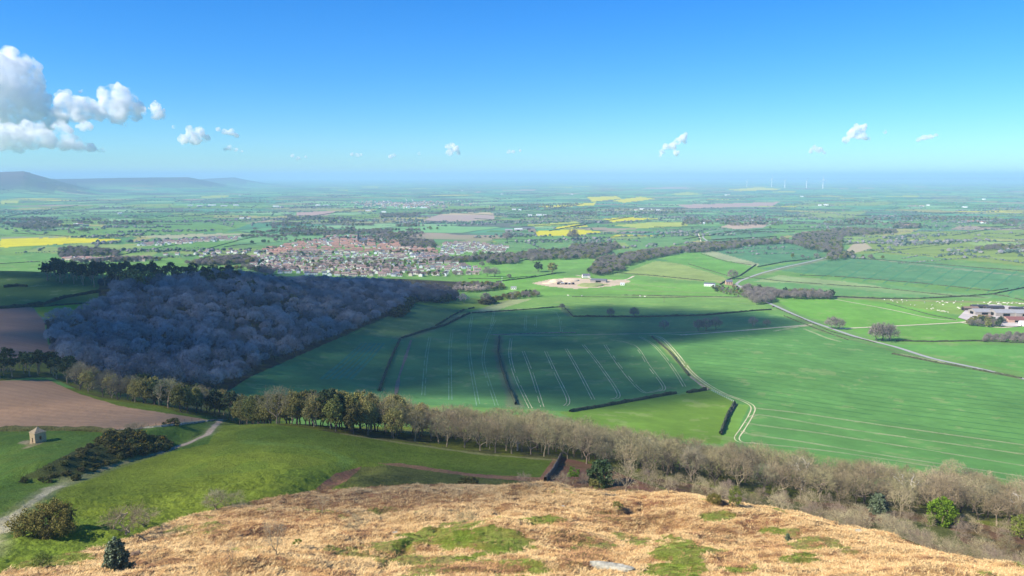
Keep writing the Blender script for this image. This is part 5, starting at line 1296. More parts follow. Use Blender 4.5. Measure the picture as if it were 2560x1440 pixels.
# wind turbines
def turbine(px, py, hpx, ph, yaw, label):
    x, y, z = at(px, py); H = hpx*math.hypot(x, y)/F; Ht = H*.66; o = empty('wind_turbine', (x, y, z), -math.atan2(x, y)+yaw); tag(o, label, 'wind turbine', 'wind turbines on the plain')
    mb = MB(); mb.tube((0, 0, -3), (0, 0, Ht), H*.034, H*.022, 10, 0, True); obj('tower', mb.me('turbine_tower', M['white']), o)
    mb = MB(); mb.box(-H*.022, H*.022, -H*.04, H*.07, Ht-H*.018, Ht+H*.026); obj('nacelle', mb.me('turbine_nacelle', M['white']), o)
    mb = MB(); mb.tube((0, -H*.04, Ht), (0, -H*.075, Ht), H*.026, H*.01, 10, 0, True); hb = obj('hub', mb.me('turbine_hub', M['white']), o)
    for k in range(3):
        a = ph+k*2.0944; ca, sa = math.sin(a), math.cos(a); mb = MB(); L_ = H*.36
        for j in range(5):
            t0, t1 = j/5, (j+1)/5; w0 = H*.026*(1-t0*.7); w1 = H*.026*(1-t1*.7); y0 = -H*.055
            p0 = (ca*L_*t0, y0, Ht+sa*L_*t0); p1 = (ca*L_*t1, y0, Ht+sa*L_*t1); nx, nz = sa, -ca
            for yy, s_ in ((0, 1), (H*.006, -1)):
                mb.quad((p0[0]-nx*w0, p0[1]+yy, p0[2]-nz*w0), (p0[0]+nx*w0, p0[1]+yy, p0[2]+nz*w0), (p1[0]+nx*w1, p1[1]+yy, p1[2]+nz*w1), (p1[0]-nx*w1, p1[1]+yy, p1[2]-nz*w1))
        obj('blade', mb.me('turbine_blade', M['white']), hb)
turbine(1867,468,22,.5,.9,'leftmost of the five white wind turbines, over the yellow field'); turbine(1929,468,30,.02,.6,'second and tallest white wind turbine from the left'); turbine(1962,470,27,.6,1.0,'third white wind turbine from the left, blades leaning right')
turbine(2016,470,26,.55,1.0,'fourth white wind turbine from the left'); turbine(2057,471,31,-.1,.4,'rightmost of the five white wind turbines'); turbine(992,524,14,.1,.2,'small white wind turbine standing in front of the far town')
# cattle
def cow_mesh(seed):
    rs = random.Random(seed); mb = MB(); rings = []
    prof_ = [(-1.15, .16, 1.18), (-1.05, .34, 1.08), (-.6, .42, 1.02), (0, .46, .98), (.5, .44, 1.02), (.85, .34, 1.12), (1.1, .24, 1.28), (1.35, .17, 1.36 if seed % 2 else 1.0), (1.6, .15, 1.40 if seed % 2 else .8), (1.85, .10, 1.34 if seed % 2 else .62)]
    for x, r_, z in prof_:
        n0 = len(mb.v); rings.append(n0)
        for i in range(8):
            t = 2*math.pi*i/8; mb.v.append((x, math.cos(t)*r_*.8, z+math.sin(t)*r_*1.05))
    for a, b in zip(rings[:-1], rings[1:]):
        for i in range(8): j = (i+1) % 8; mb.f.append((a+i, a+j, b+j, b+i)); mb.m.append(0)
    mb.f.append(tuple(rings[0]+i for i in range(8))); mb.m.append(0); mb.f.append(tuple(rings[-1]+i for i in range(8))); mb.m.append(0)
    for lx in (-.85, .75):
        for ly in (-.24, .24): mb.tube((lx, ly, .95), (lx+.06, ly, .5), .15, .09, 6); mb.tube((lx+.06, ly, .5), (lx, ly, -.02), .09, .07, 6, 0, True)
    mb.tube((-1.12, 0, 1.3), (-1.28, 0, .6), .05, .03, 4)
    for ly in (-1, 1): mb.tube((1.5, ly*.1, prof_[8][2]+.1), (1.48, ly*.32, prof_[8][2]+.12), .07, .02, 4)
    return mb.me('cow', M['cow'], True)
CM = [cow_mesh(i) for i in range(4)]
cp_ = [(1070,215),(1140,220),(1160,230),(1210,243),(1265,240),(1255,220),(1310,228),(1350,270),(1395,275),(1500,245),(1580,272),(1640,235),(1625,240),(1660,250),(1690,232),(1720,250),(1695,270),(1740,248),(1830,232),(1815,250),(1805,254),(1890,270),(1910,225),(1525,310),(1570,315),(1590,308),(1635,330),(1650,333),(1680,338),(1700,340),(1720,345),(1750,350),(2000,268),(2070,268),(2135,245),(2180,262),(2195,248),(2205,238),(2270,242),(2290,245),(2285,262),(2310,265),(2340,250),(2360,252),(2395,248),(2380,262),(2430,255),(2480,252),(2510,258),(2520,262),(2550,262),(2440,245),(1855,300),(1870,310)]
for i, (a, b) in enumerate(cp_):
    x, y, z = at(1960+a/4.267, 700+b/4.267); o = obj('cow', CM[i % 4], None, (x, y, z+.05), R.uniform(0, 6.28), R.uniform(.95, 1.25)); tag(o, 'cream coloured cow grazing in the pasture behind the farm', 'cow', 'cattle behind the farm')
for px, py in [(1420,740),(1455,741),(1600,742),(1612,743)]:
    x, y, z = at(px, py); tag(obj('cow', CM[0], None, (x, y, z+.05), R.uniform(0, 6.28), 1.3), 'pale cow in the narrow field above the lone tree', 'cow', 'cattle above the lone tree')
# cars
def car(px, py, ang, mat, label, L_=4.4, H=1.5):
    x, y, z = at(px, py); o = empty('car', (x, y, z+.3), ang); tag(o, label, 'car')
    mb = MB(); pr = [(-L_/2, .35), (-L_/2, .85), (-L_*.42, .95), (L_*.22, .95), (L_*.46, .8), (L_/2, .6), (L_/2, .35)]
    for s_ in (-1, 1): mb.poly([(p[0], s_*.85, p[1]) for p in pr])
    for a, b in zip(pr, pr[1:]+pr[:1]): mb.quad((a[0], -.85, a[1]), (b[0], -.85, b[1]), (b[0], .85, b[1]), (a[0], .85, a[1]))
    obj('body', mb.me('car_body', M[mat]), o)
    mb = MB(); pr = [(-L_*.4, .94), (-L_*.3, H), (L_*.08, H), (L_*.24, .94)]
    for s_ in (-1, 1): mb.poly([(p[0], s_*.76, p[1]) for p in pr])
    for a, b in zip(pr, pr[1:]): mb.quad((a[0], -.76, a[1]), (b[0], -.76, b[1]), (b[0], .76, b[1]), (a[0], .76, a[1]))
    obj('cabin', mb.me('car_cabin', M['glass']), o)
    for wx in (-L_*.3, L_*.3):
        for s_ in (-1, 1): mb = MB(); mb.tube((wx, s_*.7, .33), (wx, s_*.9, .33), .33, .33, 10, 0, True); obj('wheel', mb.me('car_wheel', M['rubber']), o)
car(1896,746,-2.6,'metal_dark','dark car on the road by the bare trees',7,2.4); car(1933,768,-2.6,'metal_red','red car on the road past the bare trees')
# sand pit mounds
def mound(px, py, wpx, h, mat, label, name='sand_mound', cat='mound', rows_=10, ns=.35, flat=1.0, group=None):
    x, y, z = at(px, py); w = wpx*math.hypot(x, y)/F/2; mb = MB(); n = 20; sd = int(px)
    prev = None
    for j in range(rows_+1):
        t = j/rows_; n0 = len(mb.v)
        for i in range(n):
            a = 2*math.pi*i/n; q = 1+ns*float(fbm(np.array(math.cos(a)*2+sd), np.array(math.sin(a)*2+t*2), 1, 3, sd % 97)); rr_ = w*(1-t**1.5)*q; zz_ = h*(1-(1-t)**2)*(1+.2*ns*math.sin(a*3)); mb.v.append((math.cos(a)*rr_, math.sin(a)*rr_*flat, zz_-.8))
        if prev is not None:
            for i in range(n): k = (i+1) % n; mb.f.append((prev+i, prev+k, n0+k, n0+i)); mb.m.append(0)
        prev = n0
    return tag(obj(name, mb.me(name, mat, True), None, (x, y, z), face_rz(px)), label, cat, group)
MS = plain('pale_sand', (224, 200, 164), .15, .1); MGm = plain('grassy_spoil', (150, 158, 96), .2, .08)
mound(1388,706,40,7,MS,'tall pale sand heap at the left of the pit'); mound(1420,702,60,5,MS,'broad pale sand heap behind the pit floor'); mound(1475,714,70,5,MGm,'grassy spoil heap on the right of the pit','spoil_heap'); mound(1370,709,30,3,MS,'low pale sand heap at the left edge of the pit')
mound(1905,727,40,3,plain('red_earth',(206,150,120),.15,.1),'reddish earth heap by the road bend','earth_heap')
for i, (px, w_) in enumerate([(1396,8),(1406,9),(1415,7),(1422,8),(1432,7)]):
    barn(px, 711, w_, 4, 2.6, .5, .2*i, 'white' if i % 2 else 'dark', 'pale' if i % 2 else 'dark', 'small %s roofed cabin on the sand pit floor' % ('white' if i % 2 else 'dark'), '%s cabins in the sand pit' % ('white' if i % 2 else 'dark'), 'site_cabin', 'cabin', False)
# poles
for px, py, h, lb in [(1255,707,15,'pale pole in the field behind the wood tail'),(1660,756,13,'thin pole by the sunlit field on the left of the road')]:
    x, y, z = at(px, py); H = h*math.hypot(x, y)/F; mb = MB(); mb.tube((0,0,-.5),(0,0,H),.28,.2,6,0,True); mb.box(-1.2,1.2,-.1,.1,H-1.2,H-.9); tag(obj('utility_pole', mb.me('utility_pole', M['white'] if h > 14 else M['timber']), None, (x, y, z)), lb, 'pole')
# ================================================================ stone folly
x, y, z = at(96, 1104); o = empty('stone_folly', (x, y, z), math.radians(56)); o.scale = (.76, .76, .76); tag(o, 'small square stone folly with a pyramid roof on the left meadow', 'folly')
s_ = 2.55; H = 4.7
mb = MB()
# walls as slabs with openings: front (-y) has a window, left (-x) has a door
def wall_with_hole(mb, axis, sgn, x0, x1, z0, z1, t=.5):
    def bx(a, b, c, d):
        if axis == 'y': y0, y1 = (sgn*s_-t, sgn*s_) if sgn > 0 else (sgn*s_, sgn*s_+t); mb.box(a, b, y0, y1, c, d)
        else: y0, y1 = (sgn*s_-t, sgn*s_) if sgn > 0 else (sgn*s_, sgn*s_+t); mb.box(y0, y1, a, b, c, d)
    e = s_ if axis == 'y' else s_-.5
    bx(-e, x0, -1, H); bx(x1, e, -1, H); bx(x0, x1, z1, H)
    if z0 > 0: bx(x0, x1, -1, z0)
wall_with_hole(mb, 'y', -1, -.5, .5, 1.5, 3.3); wall_with_hole(mb, 'y', 1, -.5, .5, 1.5, 3.3); wall_with_hole(mb, 'x', -1, -.55, .55, 0, 2.6); wall_with_hole(mb, 'x', 1, -.5, .5, 1.5, 3.3)
obj('wall', mb.me('folly_wall', M['folly']), o)
mb = MB(); mb.box(-s_-.18, s_+.18, -s_-.18, s_+.18, H, H+.28); obj('cornice', mb.me('folly_cornice', M['folly']), o)
mb = MB(); lv = [(s_+.1, H+.28), (s_*.72, H+1.0), (s_*.38, H+1.7), (.18, H+2.5)]
for (a, za), (b, zb) in zip(lv[:-1], lv[1:]):
    cs = [(-1,-1),(1,-1),(1,1),(-1,1)]
    for i in range(4): p, q_ = cs[i], cs[(i+1) % 4]; mb.quad((p[0]*a, p[1]*a, za), (q_[0]*a, q_[1]*a, za), (q_[0]*b, q_[1]*b, zb), (p[0]*b, p[1]*b, zb))
rf = obj('roof', mb.me('folly_roof', M['folly_roof']), o)
mb = MB(); mb.tube((0,0,H+2.4),(0,0,H+3.1),.2,.03,8,0,True); obj('finial', mb.me('folly_finial', M['folly_roof']), rf)
mb = MB(); mb.box(-s_-.9, -s_, -1.0, 1.0, -.6, .22); obj('step', mb.me('folly_step', M['folly']), o)
# dry stone wall on the brow
def drystone(pts, h, w, label, name='stone_wall'):
    W = resamp([at(*p)[:2] for p in cat_rom(pts)], .8); mb = MB(); prev = None; rs = random.Random(len(W))
    for i, p in enumerate(W):
        a = W[max(0, i-1)]; b = W[min(len(W)-1, i+1)]; dx, dy = b[0]-a[0], b[1]-a[1]; l = math.hypot(dx, dy)+1e-9; nx, ny = -dy/l, dx/l; z = hz(*p); hh = h*(.85+.3*rs.random()); ring = []
        for s_, zz_ in ((-.5, -.5), (-.46, hh*.5), (-.36, hh*.92), (0, hh*1.04), (.36, hh*.92), (.46, hh*.5), (.5, -.5)):
            j = w*(s_+rs.uniform(-.07, .07)); ring.append((p[0]+nx*j, p[1]+ny*j, z+zz_+rs.uniform(-.06, .06)))
        n0 = len(mb.v); mb.v += ring
        if prev is not None:
            for k in range(6): mb.f.append((prev+k, prev+k+1, n0+k+1, n0+k)); mb.m.append(0)
        prev = n0
    return tag(obj(name, mb.me(name, M['wall_stone'])), label, 'wall')
drystone([(1403,1142),(1396,1158),(1383,1182),(1372,1196),(1362,1206)], 1.9, 1.0, 'dark dry stone wall climbing from the brow to the trees')
drystone([(1840,1012),(1822,1042),(1808,1066),(1803,1088)], 1.4, .9, 'pale ruined stone wall beside the thick hedge end', 'ruined_wall')
# gate
x, y, z = at(553, 1048); o = empty('field_gate', (x, y, z), face_rz(553, .1)); tag(o, 'small wooden gate where the footpath reaches the trees', 'gate')
for sx in (-1.9, 1.9): mb = MB(); mb.box(sx-.14, sx+.14, -.14, .14, -.4, 1.5); obj('post', mb.me('gate_post', M['timber']), o)
mb = MB()
for zz_ in (.25, .55, .85, 1.15): mb.box(-1.75, 1.75, -.04, .04, zz_, zz_+.12)
mb.tube((-1.7, -.06, .2), (1.7, -.06, 1.2), .05, .05, 4); obj('rails', mb.me('gate_rails', M['timber']), o)
# fence posts along the meadow edge
for i in range(14):
    px = 300+i*18; py = 1078-i*2.6; x, y, z = at(px, py); mb = MB(); mb.tube((0,0,-.3),(0,0,1.3),.09,.08,6,0,True); tag(obj('fence_post', mb.me('fence_post', M['timber']), None, (x, y, z)), 'thin timber post on the fence below the ploughed field', 'post', 'fence posts below the ploughed field')
# posts joining the hedge end and field corner
for i in range(13):
    t = i/12; px = 1780+t*54; py = 977+t*28; x, y, z = at(px, py); mb = MB(); mb.tube((0,0,-.3),(0,0,1.4),.16,.14,6,0,True); tag(obj('fence_post', mb.me('fence_post_pale', M['white']), None, (x, y, z)), 'pale fence post on the edge of the small meadow', 'post', 'pale posts by the small meadow')
# rocks
def rock(px, py, wpx, h, dep, label, group=None, rz=.05, mat='rock'):
    x, y, z = at(px, py); w = wpx*math.hypot(x, y, z-ZC)/F/2; mb = MB(); nu, nv = 26, 10; sd = int(px*3+py)
    for j in range(nv+1):
        ph = math.pi*j/nv
        for i in range(nu):
            a = 2*math.pi*i/nu; cx, cy, cz = math.cos(a)*math.sin(ph), math.sin(a)*math.sin(ph), math.cos(ph)
            e = lambda v: math.copysign(abs(v)**.55, v); q = 1+.22*float(fbm(np.array(cx*2.2+sd), np.array(cy*2+cz*3), 1, 4, sd % 89)); mb.v.append((e(cx)*w*q, e(cy)*dep*q, e(cz)*h*q))
    for j in range(nv):
        for i in range(nu): k = (i+1) % nu; mb.f.append((j*nu+i, j*nu+k, (j+1)*nu+k, (j+1)*nu+i)); mb.m.append(0)
    return tag(obj('rock', mb.me('rock', M[mat]), None, (x, y, z+h*.2), face_rz(px, rz)), label, 'rock', group)
rock(1526,1421,100,.7,1.1,'long flat pale sandstone slab in the lower foreground',rz=-.12)
rock(2148,1330,16,.5,.6,'small pale rock on the right hand brow'); rock(988,1333,14,.3,.4,'small pale rock left of the green patch'); rock(1408,1266,9,.25,.3,'tiny pale rock below the brow'); rock(340,1388,20,.6,.7,'brown lump of rock right of the holly bush', mat='brown_rock')
# ================================================================ bracken litter
protos = []
cb2 = bpy.data.collections.new('bracken_kinds'); BRM = [plain('pale_bracken', (230, 196, 136), .25, 2, .95, 0), plain('tan_bracken', (204, 162, 104), .25, 2, .95, 0), plain('rusty_bracken', (170, 128, 88), .25, 2, .95, 0), plain('grass_tuft', (138, 154, 62), .25, 2, .95, 0)]
for i in range(8):
    rs = np.random.RandomState(50+i); mb = MB()
    for k in range(26):
        a = rs.normal()*.7+(math.pi if rs.rand() < .5 else 0); p = np.array([rs.normal()*.6, rs.normal()*.45, .02]); d = np.array([math.cos(a), math.sin(a), rs.uniform(.05, .7)]); L_ = rs.uniform(.35, .9); q_ = p+d*L_; s_ = np.array([-math.sin(a), math.cos(a), 0])*rs.uniform(.04, .10)
        mb.quad(p-s_, p+s_, q_+s_*.3, q_-s_*.3, 0)
    po = bpy.data.objects.new('bracken_tuft', mb.me('bracken_tuft', BRM[[0, 0, 1, 1, 0, 2, 2, 3][i]])); cb2.objects.link(po); protos.append(po)
mk = (REG == BRACK) & (RG > 118) & (RG < 245) & (PX > -150) & (PX < 2700); ii = np.argwhere(mk); wgt = RG[mk]*np.gradient(RR)[ii[:, 1]]; wgt /= wgt.sum(); sel = NR.choice(len(ii), 52000, p=wgt)
pp = []; pk = []; sc_ = []
for k in sel:
    i, j = ii[k]; a = AZ[i]+NR.uniform(-.5, .5)*(AZ[1]-AZ[0]); r = RR[j]+NR.uniform(-.2, .2); x, y = r*math.sin(a), r*math.cos(a)
    g = COLR[i, j]; green = g[1] > g[0]*.86; q_ = g.sum()+.10*n2[i, j]; dark = q_ < .62
    if green and NR.rand() < .6: continue
    pp.append((x, y, Z[i, j]-.03)); pk.append(7 if (green and NR.rand() < .8) else (NR.choice([5, 6, 2]) if dark else NR.choice([2, 3, 0, 5]) if q_ < .95 else NR.choice([0, 1, 4, 2]))); sc_.append(NR.uniform(.38, .85)*(.7 if green else 1))
me = bpy.data.meshes.new('bracken'); me.from_pydata(pp, [], []); TRZ = NR.normal(.4, .8, len(pp))
for nm, ty, va in (('sc', 'FLOAT', sc_), ('rz', 'FLOAT', TRZ), ('pick', 'INT', pk)): me.attributes.new(nm, ty, 'POINT').data.foreach_set('value', va)
ob = obj('bracken', me); tag(ob, 'dry bracken litter covering the foreground slope', None, None, 'stuff')
ng = bpy.data.node_groups['woodland_scatter'].copy(); [n for n in ng.nodes if n.bl_idname == 'GeometryNodeCollectionInfo'][0].inputs['Collection'].default_value = cb2
ob.modifiers.new('scatter', 'NODES').node_group = ng
# ================================================================ clouds
def cloud_mat(name, soft=1.0, dens=1.0):
    m, nt, N, L = newmat(name)
    d = nd(nt, 'ShaderNodeBsdfDiffuse'); d.inputs[0].default_value = (.93, .93, .95, 1); t = nd(nt, 'ShaderNodeBsdfTranslucent'); t.inputs[0].default_value = (.9, .92, .95, 1)
    mx = nd(nt, 'ShaderNodeMixShader'); mx.inputs[0].default_value = .35; L.new(d.outputs[0], mx.inputs[1]); L.new(t.outputs[0], mx.inputs[2])
    lw = nd(nt, 'ShaderNodeLayerWeight'); lw.inputs[0].default_value = .5
    n = nd(nt, 'ShaderNodeTexNoise', _Scale=3.0*soft, _Detail=5, _Roughness=.6); L.new(nd(nt, 'ShaderNodeTexCoord').outputs['Object'], n.inputs['Vector'])
    f = mathn(nt, 'ADD', lw.outputs['Facing'], mapr(nt, n.outputs[0], .3, .7, -.22, .22))
    tr = nd(nt, 'ShaderNodeBsdfTransparent'); m2 = nd(nt, 'ShaderNodeMixShader'); L.new(mapr(nt, f, .30, .92, 1-dens, 1), m2.inputs[0]); L.new(mx.outputs[0], m2.inputs[1]); L.new(tr.outputs[0], m2.inputs[2])
    L.new(m2.outputs[0], nd(nt, 'ShaderNodeOutputMaterial').inputs[0]); return m
import bmesh
def icos(sub):
    bm = bmesh.new(); bmesh.ops.create_icosphere(bm, subdivisions=sub, radius=1); v = np.array([p.co[:] for p in bm.verts]); f = np.array([[w.index for w in p.verts] for p in bm.faces]); bm.free(); return v, f
I3 = icos(4); I2 = icos(3)
def vol_mat(name, dens, cut=.42, nsc=5.0):
    m, nt, N, L = newmat(name); v = nd(nt, 'ShaderNodeVolumePrincipled'); v.inputs['Color'].default_value = (1, 1, 1, 1); v.inputs['Anisotropy'].default_value = .1
    n = nd(nt, 'ShaderNodeTexNoise', _Scale=nsc, _Detail=6, _Roughness=.66); L.new(nd(nt, 'ShaderNodeTexCoord').outputs['Object'], n.inputs['Vector'])
    L.new(mapr(nt, n.outputs[0], cut, cut+.15, 0, dens), v.inputs['Density'])
    L.new(v.outputs[0], nd(nt, 'ShaderNodeOutputMaterial').inputs['Volume']); return m
def puffs(name, cen, blobs_, unit, mat, label, sub=I3, group=None, lump=.22, vox=None):
    """blobs_: (x,y,z,r) in metres relative to cen; mesh is stored in 'unit' metre units"""
    V_, F_ = sub; vs = []; fs = []
    for i, (x, y, z, r) in enumerate(blobs_):
        v = V_.copy(); n = lump*(np.sin(v[:, 0]*3.1+i*1.7)*np.sin(v[:, 1]*3.7+i)*.5+fbm(v[:, 0]*1+i*3.1+v[:, 2]*.7, v[:, 1]+v[:, 2]*1.3-i, .5, 4, i % 50))
        v = v*(1+n)[:, None]; v[:, 2] = np.where(v[:, 2] < 0, v[:, 2]*.7, v[:, 2])
        vs.append((v*r+np.array([x, y, z]))/unit); fs.append(F_+i*len(V_))
    o = obj(name, mesh(name, np.concatenate(vs), np.concatenate(fs).astype(np.int32), mat, None, True), None, cen, 0, unit)
    if vox:
        rm_ = o.modifiers.new('union', 'REMESH'); rm_.mode = 'VOXEL'; rm_.voxel_size = vox/unit; rm_.use_smooth_shade = True
    return tag(o, label, 'cloud', group)
def skypos(px, py, dist):
    u = (px-1280)/F; v = (py-720)/F; d = Vector((u, CP-v*SP, -SP-v*CP)); d /= math.hypot(d.x, d.y); return d*dist+Vector((0, 0, ZC))
def skycloud(parts, dist, mat, label, depth=.6, sub=I3, group=None, lump=.35):
    """parts: (px,py,rpx)"""
    c = skypos(parts[0][0], parts[0][1], dist); out = []; rs = random.Random(len(parts)+int(parts[0][0]))
    for px, py, rp in parts:
        p = skypos(px, py, dist)-c; r = rp*dist/F
        out.append((p.x+rs.uniform(-1, 1)*r*.3, p.y+rs.uniform(-1, 1)*depth*r, p.z, r))
        for k in range(5 if rp > 8 else 3):
            a = rs.uniform(0, 6.28); q = rs.uniform(.5, 1.0); s_ = rs.uniform(.28, .55)
            out.append((p.x+math.cos(a)*r*q, p.y+rs.uniform(-1, .3)*r*depth, p.z+math.sin(a)*r*q*.8, r*s_))
    return puffs('cloud', tuple(c), out, dist/10, mat, label, sub, group, lump, vox=dist*.0009)
CMAT = vol_mat('cumulus_cloud', .008, .42, 7); CTH = vol_mat('thin_cloud', .012, .42, 12); CSM = vol_mat('small_cloud', .014, .43, 13)
skycloud([(10,165,34),(45,175,30),(0,200,40),(60,210,34),(90,240,34),(30,240,40),(110,262,28),(70,275,34),(10,280,30),(-40,200,60),(-60,280,60),(120,285,22),(40,300,24),(100,318,20),(150,300,16),(60,322,22)], 26000, CMAT, 'tallest white cumulus tower at the upper left edge')
skycloud([(155,240,14),(165,262,20),(195,262,20),(225,268,20),(245,285,22),(205,290,24),(165,285,20),(272,240,20),(290,235,22),(315,245,22),(322,270,20),(295,275,26),(270,268,18),(335,292,14),(300,298,18)], 25000, CMAT, 'white cumulus heap right of the tallest tower')
skycloud([(352,278,11),(385,268,13),(398,280,12),(390,292,10),(408,290,8)], 26000, CSM, 'small puffs at the right end of the cumulus bank')
skycloud([(20,350,26),(60,352,28),(110,350,26),(150,357,22),(190,362,18),(225,370,12),(255,376,7),(-20,345,34),(10,325,22),(150,320,16),(210,318,14),(165,330,14),(100,330,20),(60,325,20)], 24000, CMAT, 'low grey blue cloud bank under the white cumulus')
skycloud([(470,322,8),(478,335,10),(500,330,12),(455,350,12),(490,350,14),(512,345,10),(434,318,5)], 27000, CTH, 'ragged grey wisps right of the cumulus bank')
skycloud([(545,324,6),(560,330,8),(580,332,9),(590,340,6)], 27000, CTH, 'thin grey wisp above the distant hills'); skycloud([(572,370,7),(590,375,6),(560,373,5),(605,378,4)], 27000, CSM, 'small bright puff above the distant hills')
skycloud([(202,230,4),(206,226,3)], 26000, CTH, 'tiny wisp above the cumulus heap')
skycloud([(1118,366,6),(1128,364,8),(1140,374,9),(1125,382,9),(1145,384,6)], 34000, CSM, 'small white cloud at the middle of the horizon')
skycloud([(1714,336,6),(1706,345,9),(1692,355,9),(1680,368,10),(1690,382,8),(1665,368,9),(1655,380,7),(1648,390,5),(1712,355,6)], 33000, CSM, 'slanting white cloud left of the wind turbines')
skycloud([(2138,318,8),(2155,322,10),(2130,335,12),(2150,340,12),(2115,350,8),(2170,345,8)], 32000, CSM, 'largest small cloud above the wind turbines')
skycloud([(2295,350,6),(2310,345,7),(2328,342,6),(2338,338,4),(2212,330,5)], 32000, CTH, 'thin wisp at the right of the sky')
skycloud([(2035,370,7),(2045,376,8),(2025,380,5),(2060,382,5)], 33000, CTH, 'faint cloud low over the wind turbines')
skycloud([(880,386,5),(892,388,6),(902,387,4)], 34000, CTH, 'faint cloud low in the left half of the sky'); skycloud([(1272,380,6),(1284,380,5),(1300,377,4)], 34000, CTH, 'faint cloud just right of the middle')
skycloud([(975,392,6),(985,388,5),(1048,384,5)], 34000, CTH, 'faint pair of wisps left of the middle'); skycloud([(732,390,5),(745,396,6),(765,392,4)], 34000, CTH, 'faintest wisp above the plain on the left')
# the cloud overhead whose shadow lies on the wood and the fields
SUN_EL = math.radians(38); SUN_B = math.radians(25)
S = Vector((-math.cos(SUN_EL)*math.cos(SUN_B), -math.cos(SUN_EL)*math.sin(SUN_B), math.sin(SUN_EL)))
SHP = [(120,790),(90,735),(60,655),(300,648),(560,664),(700,692),(860,710),(1010,715),(1090,732),(1150,758),(1170,780),(1250,780),(1400,774),(1440,772),(1560,777),(1700,786),(1840,792),(1900,804),(1860,824),(1780,840),(1680,850),(1600,858),(1530,870),(1460,886),(1430,905),(1480,930),(1590,955),(1600,985),(1560,1015),(1460,1018),(1380,1010),(1280,1000),(1100,985),(900,970),(700,962),(560,968),(400,962),(250,945),(150,905)]
SHL = [(-500,700),(-100,660),(70,652),(110,740),(140,800),(170,905),(60,915),(-500,920)]
def shade_cloud(poly, zc, sp, rad, label, rmin, rmax, mat, keep=1.0):
    m = inpoly(poly, rmin, rmax, 0); xs, ys, zs = X[m], Yw[m], Z[m]; k = NR.choice(len(xs), min(len(xs), 60000), replace=False, p=(RG[m]*np.gradient(RR)[np.argwhere(m)[:, 1]])/(RG[m]*np.gradient(RR)[np.argwhere(m)[:, 1]]).sum())
    c = []
    for i in k:
        t = (zc-zs[i])/S.z; c.append((xs[i]+S.x*t, ys[i]+S.y*t))
    c = poisson(c, sp); out = []
    cx = sum(p[0] for p in c)/len(c); cy = sum(p[1] for p in c)/len(c)
    for p in c:
        if R.random() > keep: continue
        r = rad*R.uniform(.8, 1.15); out.append((p[0]-cx, p[1]-cy, R.uniform(0, .8)*r, r))
    print('shade puffs', len(out)); puffs('cloud', (cx, cy, zc), out, 100, mat, label, I2, None, .12)
CSH = cloud_mat('shading_cloud', 1.0, .31); CSH2 = cloud_mat('thin_shading_cloud', 1.0, .18); CSH3 = cloud_mat('veil_cloud', 1.0, .30)
shade_cloud(SHP, 2400, 34, 40, 'broad white cloud above the left of the view shading the wood', 420, 1750, CSH)
shade_cloud([(-300,930),(100,925),(400,960),(640,1000),(560,1050),(430,1130),(200,1220),(60,1290),(-300,1340)], 2300, 26, 24, 'unseen thin cloud added to veil the sun over the folly meadow', 200, 520, CSH2)  # added out of view to dim the sun on the folly meadow
shade_cloud([(560,1050),(700,1050),(1000,1090),(1380,1150),(1360,1200),(1200,1238),(900,1262),(640,1290),(560,1262),(800,1222),(860,1160),(760,1120),(560,1100)], 2350, 16, 14, 'unseen thin cloud added to veil the sun over the long meadow', 180, 420, CSH2)  # unseen puffs, shaped and added to soften sunlight on the long meadow
shade_cloud(SHL, 2400, 36, 34, 'unseen thinner cloud added to shade the upper left fields lightly', 450, 1300, CSH3)  # unseen, added here for weaker, warmer shade than the main cloud gives
# ---------------------------------------------------------------- sky, sun, haze, camera
SUN_EL = math.radians(38); SUN_B = math.radians(25)
S = Vector((-math.cos(SUN_EL)*math.cos(SUN_B), -math.cos(SUN_EL)*math.sin(SUN_B), math.sin(SUN_EL)))
ld = bpy.data.lights.new('sun', 'SUN'); ld.energy = 4.9; ld.angle = math.radians(.5); ld.color = (1, .93, .82)
lo = bpy.data.objects.new('sun', ld); COL.objects.link(lo); lo.rotation_euler = S.to_track_quat('Z', 'Y').to_euler()
w = bpy.data.worlds.new('World'); SC.world = w; w.use_nodes = True; nt = w.node_tree; nt.nodes.clear()
sk = nt.nodes.new('ShaderNodeTexSky'); sk.sky_type = 'NISHITA'; sk.sun_disc = False; sk.sun_elevation = SUN_EL
sk.sun_rotation = math.atan2(S.x, S.y); sk.air_density = 1.0; sk.dust_density = 0.1; sk.ozone_density = 6.0; sk.altitude = 300
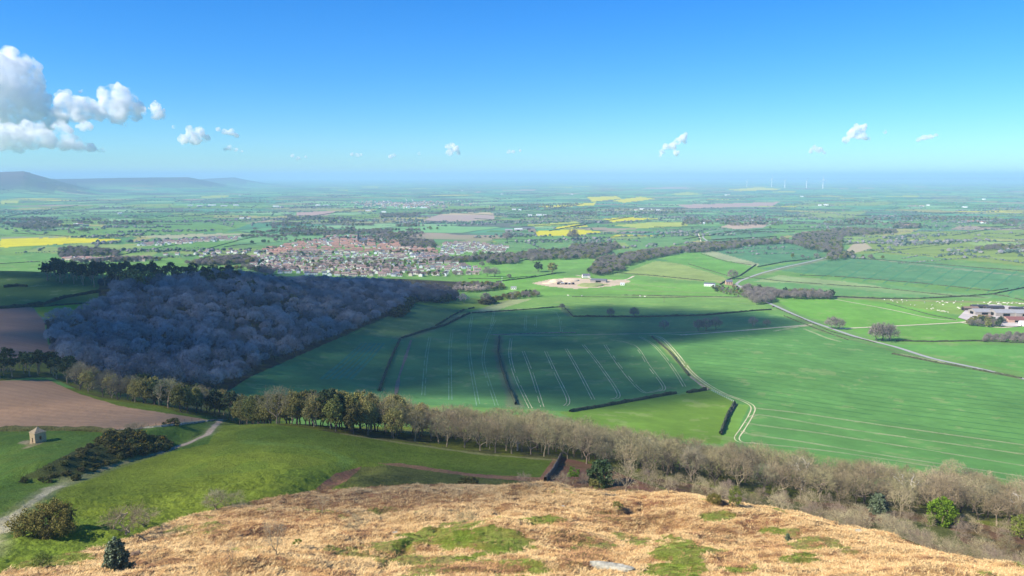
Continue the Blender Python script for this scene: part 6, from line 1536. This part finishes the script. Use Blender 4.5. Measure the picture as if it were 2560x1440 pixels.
hs = nt.nodes.new('ShaderNodeHueSaturation'); hs.inputs['Saturation'].default_value = 1.35; hs.inputs['Hue'].default_value = .503
bg = nt.nodes.new('ShaderNodeBackground'); bg.inputs[1].default_value = .15
ow = nt.nodes.new('ShaderNodeOutputWorld'); gm = nt.nodes.new('ShaderNodeGamma'); gm.inputs[1].default_value = .92; nt.links.new(sk.outputs[0], gm.inputs[0]); nt.links.new(gm.outputs[0], hs.inputs['Color']); mm_ = nt.nodes.new('ShaderNodeMix'); mm_.data_type = 'RGBA'; mm_.blend_type = 'MULTIPLY'; mm_.inputs[0].default_value = 1; mm_.inputs[7].default_value = (.45, .70, .88, 1); nt.links.new(hs.outputs[0], mm_.inputs[6]); nt.links.new(mm_.outputs[2], bg.inputs[0]); nt.links.new(bg.outputs[0], ow.inputs[0])
mb = MB(); B = 62000; mb.box(-B, B, -B, B, float(Z.min())-2, ZC+120)
hm = bpy.data.materials.new('haze'); hm.use_nodes = True; hn = hm.node_tree; hn.nodes.clear()
pv = hn.nodes.new('ShaderNodeVolumePrincipled'); pv.inputs['Color'].default_value = (.50, .78, 1, 1); pv.inputs['Density'].default_value = 7.8e-5; pv.inputs['Anisotropy'].default_value = 0
ho = hn.nodes.new('ShaderNodeOutputMaterial'); hn.links.new(pv.outputs[0], ho.inputs['Volume'])
tag(obj('haze', mb.me('haze', hm)), kind='stuff')
cd = bpy.data.cameras.new('camera'); co = bpy.data.objects.new('camera', cd); COL.objects.link(co); SC.camera = co
co.location = (0, 0, ZC); co.rotation_euler = (math.pi/2-PITCH, 0, 0)
cd.sensor_width = 36; cd.lens = 36*F/2560; cd.clip_start = .5; cd.clip_end = 200000
SC.view_settings.view_transform = 'Standard'; SC.view_settings.look = 'None'; SC.view_settings.exposure = .65; SC.view_settings.gamma = 1
SC.render.engine = 'CYCLES'; SC.cycles.volume_bounces = 20; SC.cycles.max_bounces = 20; SC.cycles.diffuse_bounces = 3; SC.cycles.transmission_bounces = 3; SC.cycles.transparent_max_bounces = 10
